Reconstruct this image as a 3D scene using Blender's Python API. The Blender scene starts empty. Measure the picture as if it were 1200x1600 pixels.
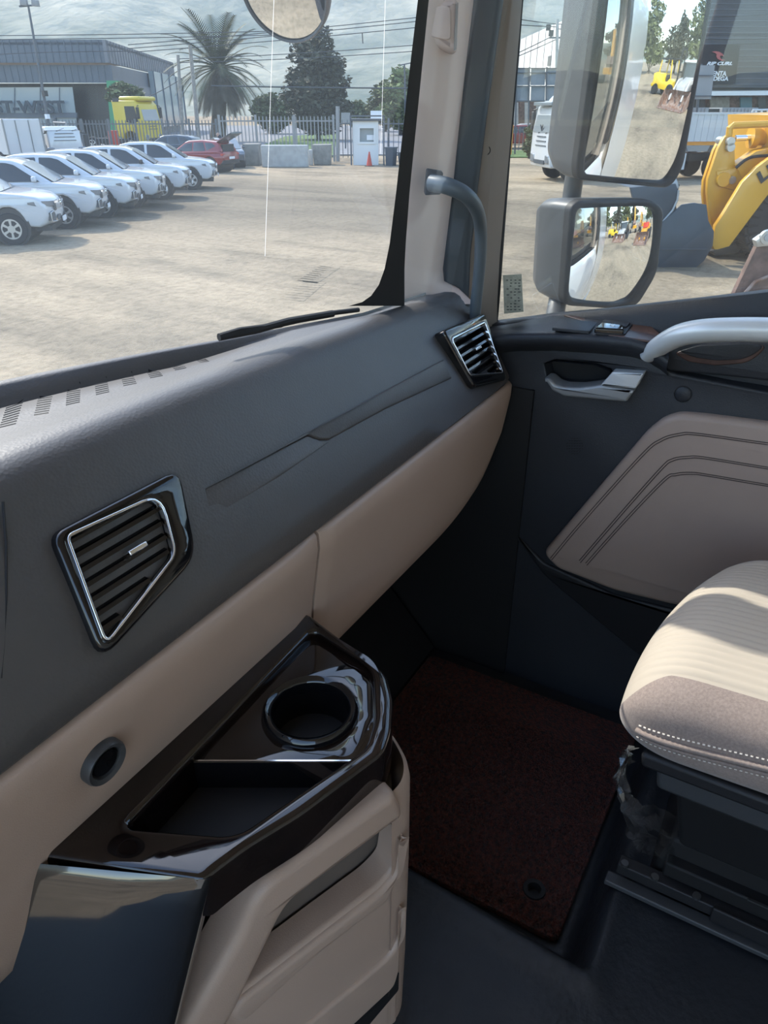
import bpy, bmesh, math, random
from mathutils import Vector, Matrix
from mathutils.geometry import tessellate_polygon
random.seed(7)
R = math.radians
scene = bpy.context.scene
COL = scene.collection

# ------------------------------------------------------------------ camera
F, PITCH, HEAD = 1130.0, math.atan(630/1130.0), R(60)
CAM = Vector((0, 0, 2.7))
FW = Vector((math.sin(HEAD)*math.cos(PITCH), math.cos(HEAD)*math.cos(PITCH), -math.sin(PITCH)))
RT = Vector((math.cos(HEAD), -math.sin(HEAD), 0))
UP = RT.cross(FW)
HD = Vector((math.sin(HEAD), math.cos(HEAD), 0))
cd = bpy.data.cameras.new('camera'); cam = bpy.data.objects.new('camera', cd); COL.objects.link(cam)
cd.sensor_fit = 'HORIZONTAL'; cd.sensor_width = 36; cd.lens = 36*F/1200; cd.clip_start = .02; cd.clip_end = 3000
mr = Matrix((RT, UP, -FW)).transposed()
cam.matrix_world = Matrix.Translation(CAM) @ mr.to_4x4()
scene.camera = cam

# ------------------------------------------------------------------ sky, sun, exposure
SUN_AZ, SUN_EL = R(12), R(43)            # azimuth from the truck's nose towards its passenger side
w = bpy.data.worlds.new('sky'); scene.world = w; w.use_nodes = True
wn = w.node_tree; wn.nodes.clear()
sk = wn.nodes.new('ShaderNodeTexSky'); sk.sky_type = 'NISHITA'; sk.sun_disc = False
sk.sun_elevation = SUN_EL; sk.sun_rotation = SUN_AZ; sk.dust_density = 1.0; sk.air_density = 1.0; sk.ozone_density = 1.0
bg = wn.nodes.new('ShaderNodeBackground'); bg.inputs['Strength'].default_value = .38
wo = wn.nodes.new('ShaderNodeOutputWorld')
wn.links.new(sk.outputs[0], bg.inputs[0]); wn.links.new(bg.outputs[0], wo.inputs[0])
sl = bpy.data.lights.new('sun', 'SUN'); sl.energy = 3.7; sl.angle = R(.6); sl.color = (1, .95, .87)
so = bpy.data.objects.new('sun', sl); COL.objects.link(so)
SD = Vector((math.sin(SUN_AZ)*math.cos(SUN_EL), math.cos(SUN_AZ)*math.cos(SUN_EL), math.sin(SUN_EL)))
so.location = SD*60; so.rotation_euler = SD.to_track_quat('Z', 'Y').to_euler()
scene.view_settings.view_transform = 'Standard'; scene.view_settings.look = 'None'
scene.view_settings.gamma = 1; scene.view_settings.use_curve_mapping = False
scene.view_settings.exposure = .74
scene.cycles.transparent_max_bounces = 24; scene.cycles.max_bounces = 10
scene.cycles.diffuse_bounces = 5; scene.cycles.glossy_bounces = 5
scene.cycles.sample_clamp_indirect = 6; scene.cycles.caustics_reflective = False; scene.cycles.caustics_refractive = False

# ------------------------------------------------------------------ a photo pixel carried to a point on a known plane
def ray(x, y): return FW + RT*((x-600)/F) + UP*((800-y)/F)
def at_plane(x, y, o, n):
    d = ray(x, y); n = Vector(n); return CAM + d*((Vector(o)-CAM).dot(n)/d.dot(n))
def at_x(x, y, X): return at_plane(x, y, (X, 0, 0), (1, 0, 0))
def at_y(x, y, Y): return at_plane(x, y, (0, Y, 0), (0, 1, 0))
def at_z(x, y, Z=0.0): return at_plane(x, y, (0, 0, Z), (0, 0, 1))
def at_d(x, y, D): return at_plane(x, y, HD*D, HD)

# ------------------------------------------------------------------ materials
MATS = {}; ALB = 1.0
def mat(name, col, rough=.5, metal=0, noise=None, bump=None, coat=0, spec=.5, sheen=0, wave=None, col2=None, coords='Object', trans=0, ior=1.45, alpha=None):
    col = tuple(c*ALB for c in col); col2 = tuple(c*ALB for c in col2) if col2 else None
    m = bpy.data.materials.new(name); m.use_nodes = True; MATS[name] = m
    nt = m.node_tree; b = nt.nodes['Principled BSDF']; L = nt.links.new
    b.inputs['Base Color'].default_value = (*col, 1); b.inputs['Roughness'].default_value = rough
    b.inputs['Metallic'].default_value = metal; b.inputs['Specular IOR Level'].default_value = spec
    b.inputs['Coat Weight'].default_value = coat; b.inputs['Sheen Weight'].default_value = sheen
    b.inputs['Transmission Weight'].default_value = trans; b.inputs['IOR'].default_value = ior
    tc = nt.nodes.new('ShaderNodeTexCoord')
    if noise:
        n = nt.nodes.new('ShaderNodeTexNoise'); n.inputs['Scale'].default_value = noise[0]
        n.inputs['Detail'].default_value = 6; n.inputs['Roughness'].default_value = .6
        L(tc.outputs[coords], n.inputs['Vector'])
        r = nt.nodes.new('ShaderNodeValToRGB'); a = noise[1]
        c2 = col2 if col2 else tuple(min(1, c*(1+a)) for c in col)
        c1 = col if col2 else tuple(c*(1-a) for c in col)
        r.color_ramp.elements[0].position = .35; r.color_ramp.elements[1].position = .65
        r.color_ramp.elements[0].color = (*c1, 1); r.color_ramp.elements[1].color = (*c2, 1)
        L(n.outputs['Fac'], r.inputs[0]); L(r.outputs[0], b.inputs['Base Color'])
    if bump:
        kind = bump[3] if len(bump) > 3 else 'noise'
        if kind == 'voronoi':
            t = nt.nodes.new('ShaderNodeTexVoronoi'); t.inputs['Scale'].default_value = bump[0]; o = t.outputs['Distance']
        else:
            t = nt.nodes.new('ShaderNodeTexNoise'); t.inputs['Scale'].default_value = bump[0]; t.inputs['Detail'].default_value = 4; o = t.outputs['Fac']
        L(tc.outputs[coords], t.inputs['Vector'])
        bp = nt.nodes.new('ShaderNodeBump'); bp.inputs['Strength'].default_value = bump[1]; bp.inputs['Distance'].default_value = bump[2]
        L(o, bp.inputs['Height']); L(bp.outputs[0], b.inputs['Normal'])
    return m

def glass_mat(name, film, tint=(1, 1, 1), refl=.04, filmcol=(.86, .88, .9)):
    """thin pane: clear, with a grazing reflection and a film of road dust that catches the sun"""
    m = bpy.data.materials.new(name); m.use_nodes = True; MATS[name] = m
    nt = m.node_tree; nt.nodes.clear(); N = nt.nodes.new; L = nt.links.new
    tr = N('ShaderNodeBsdfTransparent'); tr.inputs[0].default_value = (*tint, 1)
    gl = N('ShaderNodeBsdfGlossy'); gl.inputs['Roughness'].default_value = .0
    lw = N('ShaderNodeLayerWeight'); lw.inputs['Blend'].default_value = .5
    p = N('ShaderNodeMath'); p.operation = 'POWER'; L(lw.outputs['Facing'], p.inputs[0]); p.inputs[1].default_value = 4.0
    ma = N('ShaderNodeMath'); ma.operation = 'MULTIPLY_ADD'; L(p.outputs[0], ma.inputs[0]); ma.inputs[1].default_value = .8; ma.inputs[2].default_value = refl
    mx = N('ShaderNodeMixShader'); L(ma.outputs[0], mx.inputs[0]); L(tr.outputs[0], mx.inputs[1]); L(gl.outputs[0], mx.inputs[2])
    tl = N('ShaderNodeBsdfTranslucent'); tl.inputs[0].default_value = (*filmcol, 1)
    tc = N('ShaderNodeTexCoord'); n = N('ShaderNodeTexNoise'); n.inputs['Scale'].default_value = 2.2; n.inputs['Detail'].default_value = 5
    L(tc.outputs['Object'], n.inputs['Vector'])
    mr_ = N('ShaderNodeMapRange'); mr_.inputs['From Min'].default_value = .3; mr_.inputs['From Max'].default_value = .7
    mr_.inputs['To Min'].default_value = film*.75; mr_.inputs['To Max'].default_value = film*1.25; L(n.outputs['Fac'], mr_.inputs['Value'])
    m2 = N('ShaderNodeMixShader'); L(mr_.outputs[0], m2.inputs[0]); L(mx.outputs[0], m2.inputs[1]); L(tl.outputs[0], m2.inputs[2])
    o = N('ShaderNodeOutputMaterial'); L(m2.outputs[0], o.inputs[0]); return m

# ------------------------------------------------------------------ mesh helpers
def perp(d):
    d = d.normalized(); a = Vector((0, 0, 1)) if abs(d.z) < .9 else Vector((1, 0, 0))
    u = d.cross(a).normalized(); return u, d.cross(u).normalized()
def offset_poly(pts, d):
    """inward miter offset of a counter-clockwise 2D loop"""
    n = len(pts); out = []
    for i in range(n):
        a, b, c = Vector(pts[i-1]), Vector(pts[i]), Vector(pts[(i+1) % n])
        e1 = (b-a); e2 = (c-b)
        if e1.length < 1e-9 or e2.length < 1e-9: out.append(tuple(b)); continue
        e1.normalize(); e2.normalize()
        n1 = Vector((-e1.y, e1.x)); n2 = Vector((-e2.y, e2.x)); s = n1+n2
        k = max(.35, 1+n1.dot(n2)); out.append(tuple(b + s*(d/k)))
    return out
def area(p): return .5*sum(p[i-1][0]*p[i][1]-p[i][0]*p[i-1][1] for i in range(len(p)))
def ccw(p): return list(p) if area(p) > 0 else list(reversed(p))
def round_poly(pts, r, n=4):
    """2D loop with rounded corners; r is one radius or one for each corner"""
    out = []; N = len(pts)
    for i in range(N):
        rr = r[i] if isinstance(r, (list, tuple)) else r
        a, b, c = Vector(pts[i-1]), Vector(pts[i]), Vector(pts[(i+1) % N])
        u = (a-b); v = (c-b); lu, lv = u.length, v.length; u.normalize(); v.normalize()
        t = min(rr, lu*.48, lv*.48)
        if t < 1e-6: out.append(tuple(b)); continue
        p0, p2 = b+u*t, b+v*t
        for k in range(n+1):
            s = k/n; out.append(tuple(p0*(1-s)**2 + b*2*s*(1-s) + p2*s*s))
    return out
def rect(x0, y0, x1, y1): return [(x0, y0), (x1, y0), (x1, y1), (x0, y1)]
def circle(cx, cy, r, n=24, a0=0): return [(cx+r*math.cos(a0+2*math.pi*i/n), cy+r*math.sin(a0+2*math.pi*i/n)) for i in range(n)]

class MB:
    def __init__(s): s.v = []; s.f = []
    def add(s, vs, fs):
        o = len(s.v); s.v += [Vector(v) for v in vs]; s.f += [tuple(i+o for i in f) for f in fs]; return s
    def box(s, c, size, M=None):
        x, y, z = (k/2 for k in size); c = Vector(c)
        vs = [Vector((a*x, b*y, d*z)) for d in (-1, 1) for a, b in ((-1, -1), (1, -1), (1, 1), (-1, 1))]
        vs = [(M @ v if M else v)+c for v in vs]
        return s.add(vs, [(3, 2, 1, 0), (4, 5, 6, 7), (0, 1, 5, 4), (1, 2, 6, 5), (2, 3, 7, 6), (3, 0, 4, 7)])
    def bar(s, a, b, w, h, up=(0, 0, 1)):
        a, b = Vector(a), Vector(b); d = (b-a).normalized(); u = Vector(up)
        if abs(d.dot(u)) > .98: u = Vector((0, 1, 0))
        sd = d.cross(u).normalized()*w/2; u = sd.cross(d).normalized()*h/2
        vs = [a-sd-u, a+sd-u, a+sd+u, a-sd+u, b-sd-u, b+sd-u, b+sd+u, b-sd+u]
        return s.add(vs, [(0, 1, 2, 3), (7, 6, 5, 4), (0, 4, 5, 1), (1, 5, 6, 2), (2, 6, 7, 3), (3, 7, 4, 0)])
    def tube(s, pts, r, n=10, cap=True, flat=None, closed=False):
        pts = [Vector(p) for p in pts]; N = len(pts); rs = r if isinstance(r, (list, tuple)) else [r]*N
        vs = []; u = None
        for i, p in enumerate(pts):
            if closed: d = pts[(i+1) % N]-pts[i-1]
            else: d = (pts[min(i+1, N-1)]-pts[max(i-1, 0)])
            d.normalize()
            if u is None: u, w_ = perp(d)
            u = (u-d*u.dot(d)).normalized(); w_ = d.cross(u)
            for k in range(n):
                a = 2*math.pi*k/n; vs.append(p+(u*math.cos(a)+w_*math.sin(a)*(flat or 1))*rs[i])
        fs = []
        for i in range(N if closed else N-1):
            j = (i+1) % N
            for k in range(n): fs.append((i*n+k, i*n+(k+1) % n, j*n+(k+1) % n, j*n+k))
        if cap and not closed: fs += [tuple(range(n-1, -1, -1)), tuple((N-1)*n+k for k in range(n))]
        return s.add(vs, fs)
    def cyl(s, a, b, r, n=20, r2=None): return s.tube([a, b], [r, r2 if r2 is not None else r], n)
    def lathe(s, prof, o, axis, n=28, cap=True):
        """prof: (radius, distance along axis)"""
        o = Vector(o); ax = Vector(axis).normalized(); u, v = perp(ax); vs = []; P = len(prof)
        for r_, h in prof:
            for k in range(n):
                a = 2*math.pi*k/n; vs.append(o+ax*h+(u*math.cos(a)+v*math.sin(a))*r_)
        fs = [(i*n+k, i*n+(k+1) % n, (i+1)*n+(k+1) % n, (i+1)*n+k) for i in range(P-1) for k in range(n)]
        if cap: fs += [tuple(range(n-1, -1, -1)), tuple((P-1)*n+k for k in range(n))]
        return s.add(vs, fs)
    def grid(s, rows, close=False):
        m = len(rows[0]); vs = [p for r_ in rows for p in r_]
        fs = [(i*m+k, i*m+(k+1) % m, (i+1)*m+(k+1) % m, (i+1)*m+k) for i in range(len(rows)-1) for k in range(m if close else m-1)]
        return s.add(vs, fs)
    def loft(s, loops, cap=True):
        s.grid(loops, True); n = len(loops[0]); b = len(s.v)-n*len(loops)
        if cap: s.f += [tuple(b+k for k in range(n-1, -1, -1)), tuple(b+n*(len(loops)-1)+k for k in range(n))]
        return s
    def plate(s, outline, fr, w0, w1, holes=(), bevel=0, seg=2, both=False, mids=()):
        """2D outline with holes, extruded from w0 to w1 (bevelled at w1) and mapped by fr(u, v, w)"""
        loops = [ccw(outline)] + [list(reversed(ccw(h))) for h in holes]
        sg = 1 if w1 > w0 else -1
        rings = [(0, w0)]
        if both and bevel: rings = [(bevel*(1-math.sin(math.pi/2*k/seg)), w0+sg*bevel*(1-math.cos(math.pi/2*k/seg))) for k in range(seg+1)]
        rings += [(0, m_) for m_ in mids]
        if bevel: rings += [(bevel*(1-math.cos(math.pi/2*k/seg)), w1-sg*bevel*(1-math.sin(math.pi/2*k/seg))) for k in range(seg+1)]
        else: rings += [(0, w1)]
        base = len(s.v); last = []; first = []
        for lp in loops:
            n = len(lp); st = len(s.v)
            for off, w_ in rings:
                q = offset_poly(lp, off) if off else lp
                s.v += [Vector(fr(a, b, w_)) for a, b in q]
            for i in range(len(rings)-1):
                for k in range(n): s.f.append((st+i*n+k, st+i*n+(k+1) % n, st+(i+1)*n+(k+1) % n, st+(i+1)*n+k))
            first += [st+k for k in range(n)]; last += [st+(len(rings)-1)*n+k for k in range(n)]
        tri = tessellate_polygon([[Vector((a, b, 0)) for a, b in lp] for lp in loops])
        for t in tri:
            s.f.append(tuple(last[i] for i in t)); s.f.append(tuple(first[i] for i in reversed(t)))
        return s
    def deform(s, fn): s.v = [Vector(fn(v)) for v in s.v]; return s
    def mesh(s, name, m, off=Vector(), smooth=None):
        me = bpy.data.meshes.new(name); me.from_pydata([tuple(v-off) for v in s.v], [], s.f)
        bm = bmesh.new(); bm.from_mesh(me); bmesh.ops.recalc_face_normals(bm, faces=bm.faces); bm.to_mesh(me); bm.free()
        if m: me.materials.append(MATS[m] if isinstance(m, str) else m)
        if smooth is not None:
            me.polygons.foreach_set('use_smooth', [True]*len(me.polygons)); me.set_sharp_from_angle(angle=R(smooth))
        return me
    def build(s, name, m, parent=None, smooth=40, bevel=None, sub=0, origin=None):
        off = Vector(); p = parent
        while p: off = off+p.location; p = p.parent
        loc = Vector()
        if parent is None and s.v:
            xs, ys, zs = ([v[i] for v in s.v] for i in range(3))
            loc = Vector(((min(xs)+max(xs))/2, (min(ys)+max(ys))/2, min(zs))); off = loc
        o = bpy.data.objects.new(name, s.mesh(name, m, off, smooth)); COL.objects.link(o)
        o.location = loc; o.parent = parent
        if bevel:
            b = o.modifiers.new('bevel', 'BEVEL'); b.width = bevel; b.segments = 2; b.limit_method = 'ANGLE'; b.angle_limit = R(35)
        if sub:
            b = o.modifiers.new('sub', 'SUBSURF'); b.levels = sub; b.render_levels = sub
        return o
def tag(o, label=None, cat=None, group=None, kind=None):
    if label: o['label'] = label
    if cat: o['category'] = cat
    if group: o['group'] = group
    if kind: o['kind'] = kind
    return o
def thing(name, loc, label=None, cat=None, group=None, kind=None):
    o = bpy.data.objects.new(name, None); COL.objects.link(o); o.location = loc; o.empty_display_size = .1
    return tag(o, label, cat, group, kind)
def part(name, parent):
    o = bpy.data.objects.new(name, None); COL.objects.link(o); o.parent = parent; o.empty_display_size = .05; return o
def copy_tree(o, parent=None):
    c = o.copy(); COL.objects.link(c); c.parent = parent
    for ch in list(o.children): copy_tree(ch, c)
    return c
def frame(o, u, v):
    o, u, v = Vector(o), Vector(u).normalized(), Vector(v).normalized(); n = u.cross(v)
    f = lambda a, b, w_=0: o+u*a+v*b+n*w_
    f.o, f.u, f.v, f.n = o, u, v, n
    f.px = lambda x, y: ((at_plane(x, y, o, n)-o).dot(u), (at_plane(x, y, o, n)-o).dot(v))
    f.pxs = lambda pts: [f.px(*p) for p in pts]
    return f
def lerp(a, b, t): return a+(b-a)*t
def interp(tab, x):
    if x <= tab[0][0]: return tab[0][1]
    for (a, b), (c, d) in zip(tab, tab[1:]):
        if x <= c: return b+(d-b)*(x-a)/(c-a)
    return tab[-1][1]
def extend_up(rows, z=3.24):
    """carry the first row of a strip on, in the line of its first two rows, up to the roof"""
    out = []
    for a, b in zip(rows[0], rows[1]):
        d = a-b; k = (z-a.z)/d.z if abs(d.z) > 1e-6 else 0; out.append(a+d*k)
    return [out]+rows
def smoothpath(pts, n=6):
    pts = [Vector(p) for p in pts]; P = [pts[0]]+pts+[pts[-1]]; out = []
    for i in range(1, len(P)-2):
        a, b, c, d = P[i-1:i+3]
        for k in range(n):
            t = k/n; out.append(.5*((2*b)+(c-a)*t+(2*a-5*b+4*c-d)*t*t+(3*b-a-3*c+d)*t**3))
    return out+[pts[-1]]
def text_mb(txt, fr, size, depth, bold=0, shear=0, sx=1):
    cu = bpy.data.curves.new('lettering', 'FONT'); cu.body = txt; cu.size = size; cu.extrude = depth/2; cu.offset = bold; cu.shear = shear; cu.resolution_u = 3
    o = bpy.data.objects.new('lettering', cu); COL.objects.link(o)
    dg = bpy.context.evaluated_depsgraph_get(); me = bpy.data.meshes.new_from_object(o.evaluated_get(dg))
    mb = MB().add([fr(v.co.x*sx, v.co.y, v.co.z) for v in me.vertices], [tuple(p.vertices) for p in me.polygons])
    wd = max((v.co.x*sx for v in me.vertices), default=0)
    bpy.data.objects.remove(o); bpy.data.curves.remove(cu); bpy.data.meshes.remove(me); mb.width = wd
    return mb
# ------------------------------------------------------------------ interior materials
mat('charcoal_grain', (.072, .067, .066), .48, spec=.9, bump=(300, .22, .001, 'voronoi'), noise=(6, .08))
mat('black_trim', (.016, .016, .018), .5, bump=(500, .15, .001, 'voronoi'))
mat('door_black', (.024, .026, .031), .5, bump=(480, .2, .0015, 'voronoi'), noise=(5, .08))
mat('beige_plastic', (.46, .345, .275), .42, bump=(700, .1, .001, 'voronoi'), noise=(3, .03))
mat('pillar_beige', (.70, .53, .45), .5, bump=(600, .08, .001), noise=(3, .03))
mat('taupe_metal', (.26, .225, .195), .45)
mat('seal_slate', (.055, .07, .085), .45)
mat('handle_slate', (.10, .125, .145), .38)
mat('gloss_brown', (.010, .006, .005), .05, coat=.6, noise=(14, .5))
mat('gloss_black', (.006, .006, .007), .06, coat=.5)
mat('panel_gloss', (.008, .009, .011), .06, coat=1.0, spec=1.0)
mat('soft_black', (.008, .008, .009), .65)
mat('chrome', (.85, .86, .88), .08, 1)
mat('satin_silver', (.60, .62, .63), .36, .25)
mat('dull_silver', (.30, .31, .315), .38, .3)
mat('rosewood', (.085, .05, .042), .3, noise=(30, .25))
mat('pocket_shade', (.13, .108, .092), .7)  # cladding beige darkened, the recess's shade put into the colour
mat('leather_beige', (.36, .27, .22), .5, bump=(350, .12, .001, 'voronoi'), noise=(4, .04))
mat('thread_dark', (.06, .045, .04), .8)
mat('thread_light', (.75, .68, .6), .7)
mat('seat_cream', (.46, .395, .315), .8, sheen=.3, bump=(900, .15, .001))
mat('seat_brown', (.275, .215, .185), .85, sheen=.3, bump=(800, .3, .001), noise=(300, .15))
mat('rubber_floor', (.022, .025, .03), .42, bump=(90, .35, .004), noise=(8, .15))
mat('carpet_red', (.17, .055, .042), .95, noise=(120, .6), col2=(.05, .04, .04), bump=(220, .9, .01))
mat('bare_steel', (.2, .2, .2), .35, .9)
glass_mat('clear_wrap', .10, (.9, .95, .97), .16)
glass_mat('scratch_glass', .5, (1, 1, 1), .05, (1, 1, 1))
mat('sticker_paper', (.40, .40, .32), .7, noise=(60, .25))
mat('print_dark', (.06, .065, .06), .7)
mat('white_paint', (.62, .63, .63), .18, coat=.5)
mat('black_rubber', (.012, .012, .013), .6)
mat('mirror_shell', (.055, .058, .062), .42, bump=(600, .15, .001))
mat('headliner', (.82, .76, .68), .9)
mm = bpy.data.materials.new('mirror_glass'); mm.use_nodes = True; MATS['mirror_glass'] = mm
_b = mm.node_tree.nodes['Principled BSDF']; _b.inputs['Base Color'].default_value = (.9, .92, .92, 1); _b.inputs['Metallic'].default_value = 1; _b.inputs['Roughness'].default_value = .0
glass_mat('windshield_glass', .031, (.93, .97, .97), .03, (.70, .86, 1))  # dust film, its blue tint imitating the haze over the hills
glass_mat('door_glass', .018, (.95, .98, .97), .03)

# ------------------------------------------------------------------ cab shell
ft = thing('floor', (.9, -.1, 1.5), 'black grained rubber cab floor around the footwell', kind='structure')
FZ, PZ = 1.50, 1.575
mb = MB(); g = []           # plateau behind and beside the sunken footwell, with a soft rolled lip
def floor_z(x, y):
    d = max(.715+.02*math.sin(y*3)-x, .085-y); # >0 on the plateau
    t = max(0, min(1, (d+.0)/.05)); lip = .012*math.exp(-((d-.045)/.022)**2)
    return FZ+(PZ-FZ)*(t*t*(3-2*t))+lip
ys = [-1.3+.05*i for i in range(24)]+[-.1+.012*i for i in range(28)]+[.26+.04*i for i in range(15)]
xs = [-1.0+.08*i for i in range(20)]+[.60+.012*i for i in range(14)]+[.80+.06*i for i in range(10)]
mb.grid([[Vector((x, y, floor_z(x, y))) for x in xs] for y in ys])
mb.build('floor_mat_rubber', 'rubber_floor', ft, 80)
MB().box((.2, -.25, 1.44), (2.5, 2.3, .02)).build('floor_pan', 'black_trim', ft)
wf = MB().plate(rect(-1.3, 1.42, 1.36, 2.20), lambda a, b, w_: (a, .84+w_, b), 0, .04).build('wall_front', 'soft_black'); tag(wf, 'black firewall of the footwell beneath the dashboard', kind='structure')
MB().plate(rect(-1.0, 0, 1.3, .36), frame((0, .62, 1.50), (1, 0, 0), (0, .55, .6)), 0, .02).build('toe_board', 'soft_black', wf)
MB().plate(rect(.42, 1.42, .9, 2.22), lambda a, b, w_: (1.31+w_, a, b), 0, .06).build('kick_panel', 'soft_black', wf)
wb = MB().plate(rect(-1.35, 1.42, 1.40, 3.3), lambda a, b, w_: (a, -1.32-w_, b), 0, .05).build('wall_back', 'headliner'); tag(wb, 'pale rear wall of the cab behind the seats', kind='structure')
ce = MB().plate(rect(-1.40, -1.37, 1.42, .42), lambda a, b, w_: (a, b, 3.24+w_), 0, .06).build('ceiling', 'headliner'); tag(ce, 'pale headliner of the truck cab', kind='structure')
# passenger side wall behind the door, and the pillar above it
ws = MB().plate([(-1.32, 1.42), (-.62, 1.42), (-.62, 2.3), (-.56, 3.06), (.5, 3.06), (.42, 3.24), (-1.32, 3.24)], lambda a, b, w_: (1.36+w_, a, b), 0, .05).build('wall_right', 'headliner'); tag(ws, 'pale side wall and header rail around the passenger door', kind='structure')

# ------------------------------------------------------------------ dashboard
FACE = frame((0, .462, 2.238), (1, 0, 0), (0, .092, .167))     # u along the dash, v up the padded face, normal faces the seats
FACE.n = -FACE.n if FACE.n.y > 0 else FACE.n
dash = thing('dashboard', (.55, .55, 2.0), 'charcoal grained dashboard with beige lower panels, passenger side', 'dashboard')
WB = [(-1.3, .80), (-.7, .89), (0, .865), (.30, .82), (.47, .785), (.62, .738), (.75, .69), (.90, .645), (1.06, .60), (1.16, .575), (1.31, .56)]
def dzr(X): return -.032*max(0, (X-.35)/.95)**1.4
def dash_prof(X):
    yb = interp(WB, X); zr = 2.428+dzr(X); yr = .604; yb = max(yb, yr+.012); f = max(0, min(1, (yb-.66)/.06)); q = lambda s_: yr+(yb-yr)*s_
    return [(yr, zr+.002), (q(.08), zr), (q(.22), zr-.008*f), (q(.5), zr-.012*f), (q(.72), zr-.014*f), (q(.77), zr-.022*f), (q(.82), zr-.012*f)]
ROWS = []
XS = [-1.25+.05*i for i in range(50)]+[1.24, 1.265, 1.285, 1.298, 1.306, 1.31]
for X in XS:
    yb = interp(WB, X); zr = 2.428+dzr(X); yr = .604; yb = max(yb, yr+.012); f = max(0, min(1, (yb-.66)/.06)); q = lambda s_: yr+(yb-yr)*s_
    p = [(yb+.02, zr-.16), (yb+.012, zr-.02), (yb+.004, zr-.004), (q(.93), zr+.004), (q(.86), zr+.002-.0*f), (q(.82), zr-.012*f), (q(.77), zr-.022*f), (q(.72), zr-.014*f), (q(.5), zr-.012*f), (q(.22), zr-.008*f),
         (q(.08), zr), (yr-.012, zr+.003), (.580, zr+.001), (.570, zr-.005), (.561, zr-.014), (.553, zr-.027)]
    z0 = zr-.027
    for k in range(1, 8):
        t = k/8; p.append((lerp(.553, .466, t)-.004*math.sin(math.pi*t), lerp(z0, 2.246, t)))
    p += [(.463, 2.241), (.466, 2.236), (.49, 2.232), (.52, 2.20), (.60, 2.10), (.60, 2.02)]
    e = max(0, (X-1.265)/.045); k_ = .018*(1-math.sqrt(max(0, 1-e*e))) if e > 0 else 0
    cy, cz = .60, 2.30
    ROWS.append([Vector((X, cy+(y-cy)*(1-k_*6), cz+(z-cz)*(1-k_*6))) for y, z in p])
mb = MB().grid(ROWS); mb.f.append(tuple(len(mb.v)-len(ROWS[0])+i for i in range(len(ROWS[0]))))
mb.build('padded_top', 'charcoal_grain', dash, 60)
# beige lower panels
def beige_y(z): return interp([(1.98, .497), (2.0, .488), (2.05, .478), (2.11, .473), (2.16, .465), (2.21, .457), (2.236, .456)], z)
def beige_panel(x0, x1, zb, name):
    n = 40; rows = []
    for i in range(n+1):
        X = lerp(x0, x1, i/n); b = zb(X); t = 2.236
        e = min(X-x0, x1-X)/.006; s_ = .006*(1-min(1, e)) if e < 1 else 0
        r_ = [(.53, t-.004), (.475, t-.001), (.463+s_, t-.001), (.458+s_, t-.006)]
        for k in range(1, 12):
            z = lerp(t-.006, b+.012, k/11); r_.append((beige_y(max(1.98, z))+s_, z))
        r_ += [(beige_y(b)+.006+s_, b+.003), (beige_y(b)+.02+s_, b), (.55, b)]
        rows.append([Vector((X, y, z)) for y, z in r_])
    m_ = MB().grid(rows); k = len(rows[0])
    m_.f += [tuple(range(k)), tuple(len(m_.v)-k+i for i in range(k))]
    return m_.build(name, 'beige_plastic', dash, 50)
beige_panel(-1.2, .634, lambda X: 1.99, 'knee_panel')
XE = 1.302
def glove_bot(X):
    t = max(0, (X-1.02)/(XE-1.02)); return 1.992+.20*(1-math.sqrt(max(0, 1-t**2.3)))
beige_panel(.639, XE, glove_bot, 'glovebox_door')
MB().plate([(-1.2, 1.985), (1.0, 1.99), (1.2, 2.04), (1.27, 2.10), (1.29, 2.22), (-1.2, 2.22)], lambda a, b, w_: (a, .52+w_, b), 0, .08).build('lower_dash', 'soft_black', dash)
MB().plate([(-1.2, .0), (1.28, 0), (1.28, .25), (-1.2, .25)], lambda a, b, w_: (a, .56+b, 1.99+w_), 0, .02).build('under_tray', 'soft_black', dash)
# raised moulding strip pressed into the pad
mo = MB().plate(FACE.pxs([(318, 764), (400, 722), (478, 681), (497, 688), (512, 688), (600, 640), (703, 592), (690, 563), (500, 664)][::1]), FACE, 0, .0045, bevel=.003, seg=3)
mo.build('moulding_strip', 'charcoal_grain', dash, 50)
mo = MB().plate(FACE.pxs([(318, 764), (324, 815), (432, 748), (514, 690), (497, 688), (478, 681), (400, 722)]), FACE, 0, .0025, bevel=.002, seg=2)
mo.build('moulding_strip', 'charcoal_grain', dash, 50)
# joint line near the left edge of the pad
MB().tube([FACE(*FACE.px(*p), .002) for p in [(3, 785), (8, 850), (8, 930), (5, 1010), (0, 1060)]], .0012, 6).build('pad_seam', 'black_trim', dash)

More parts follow.
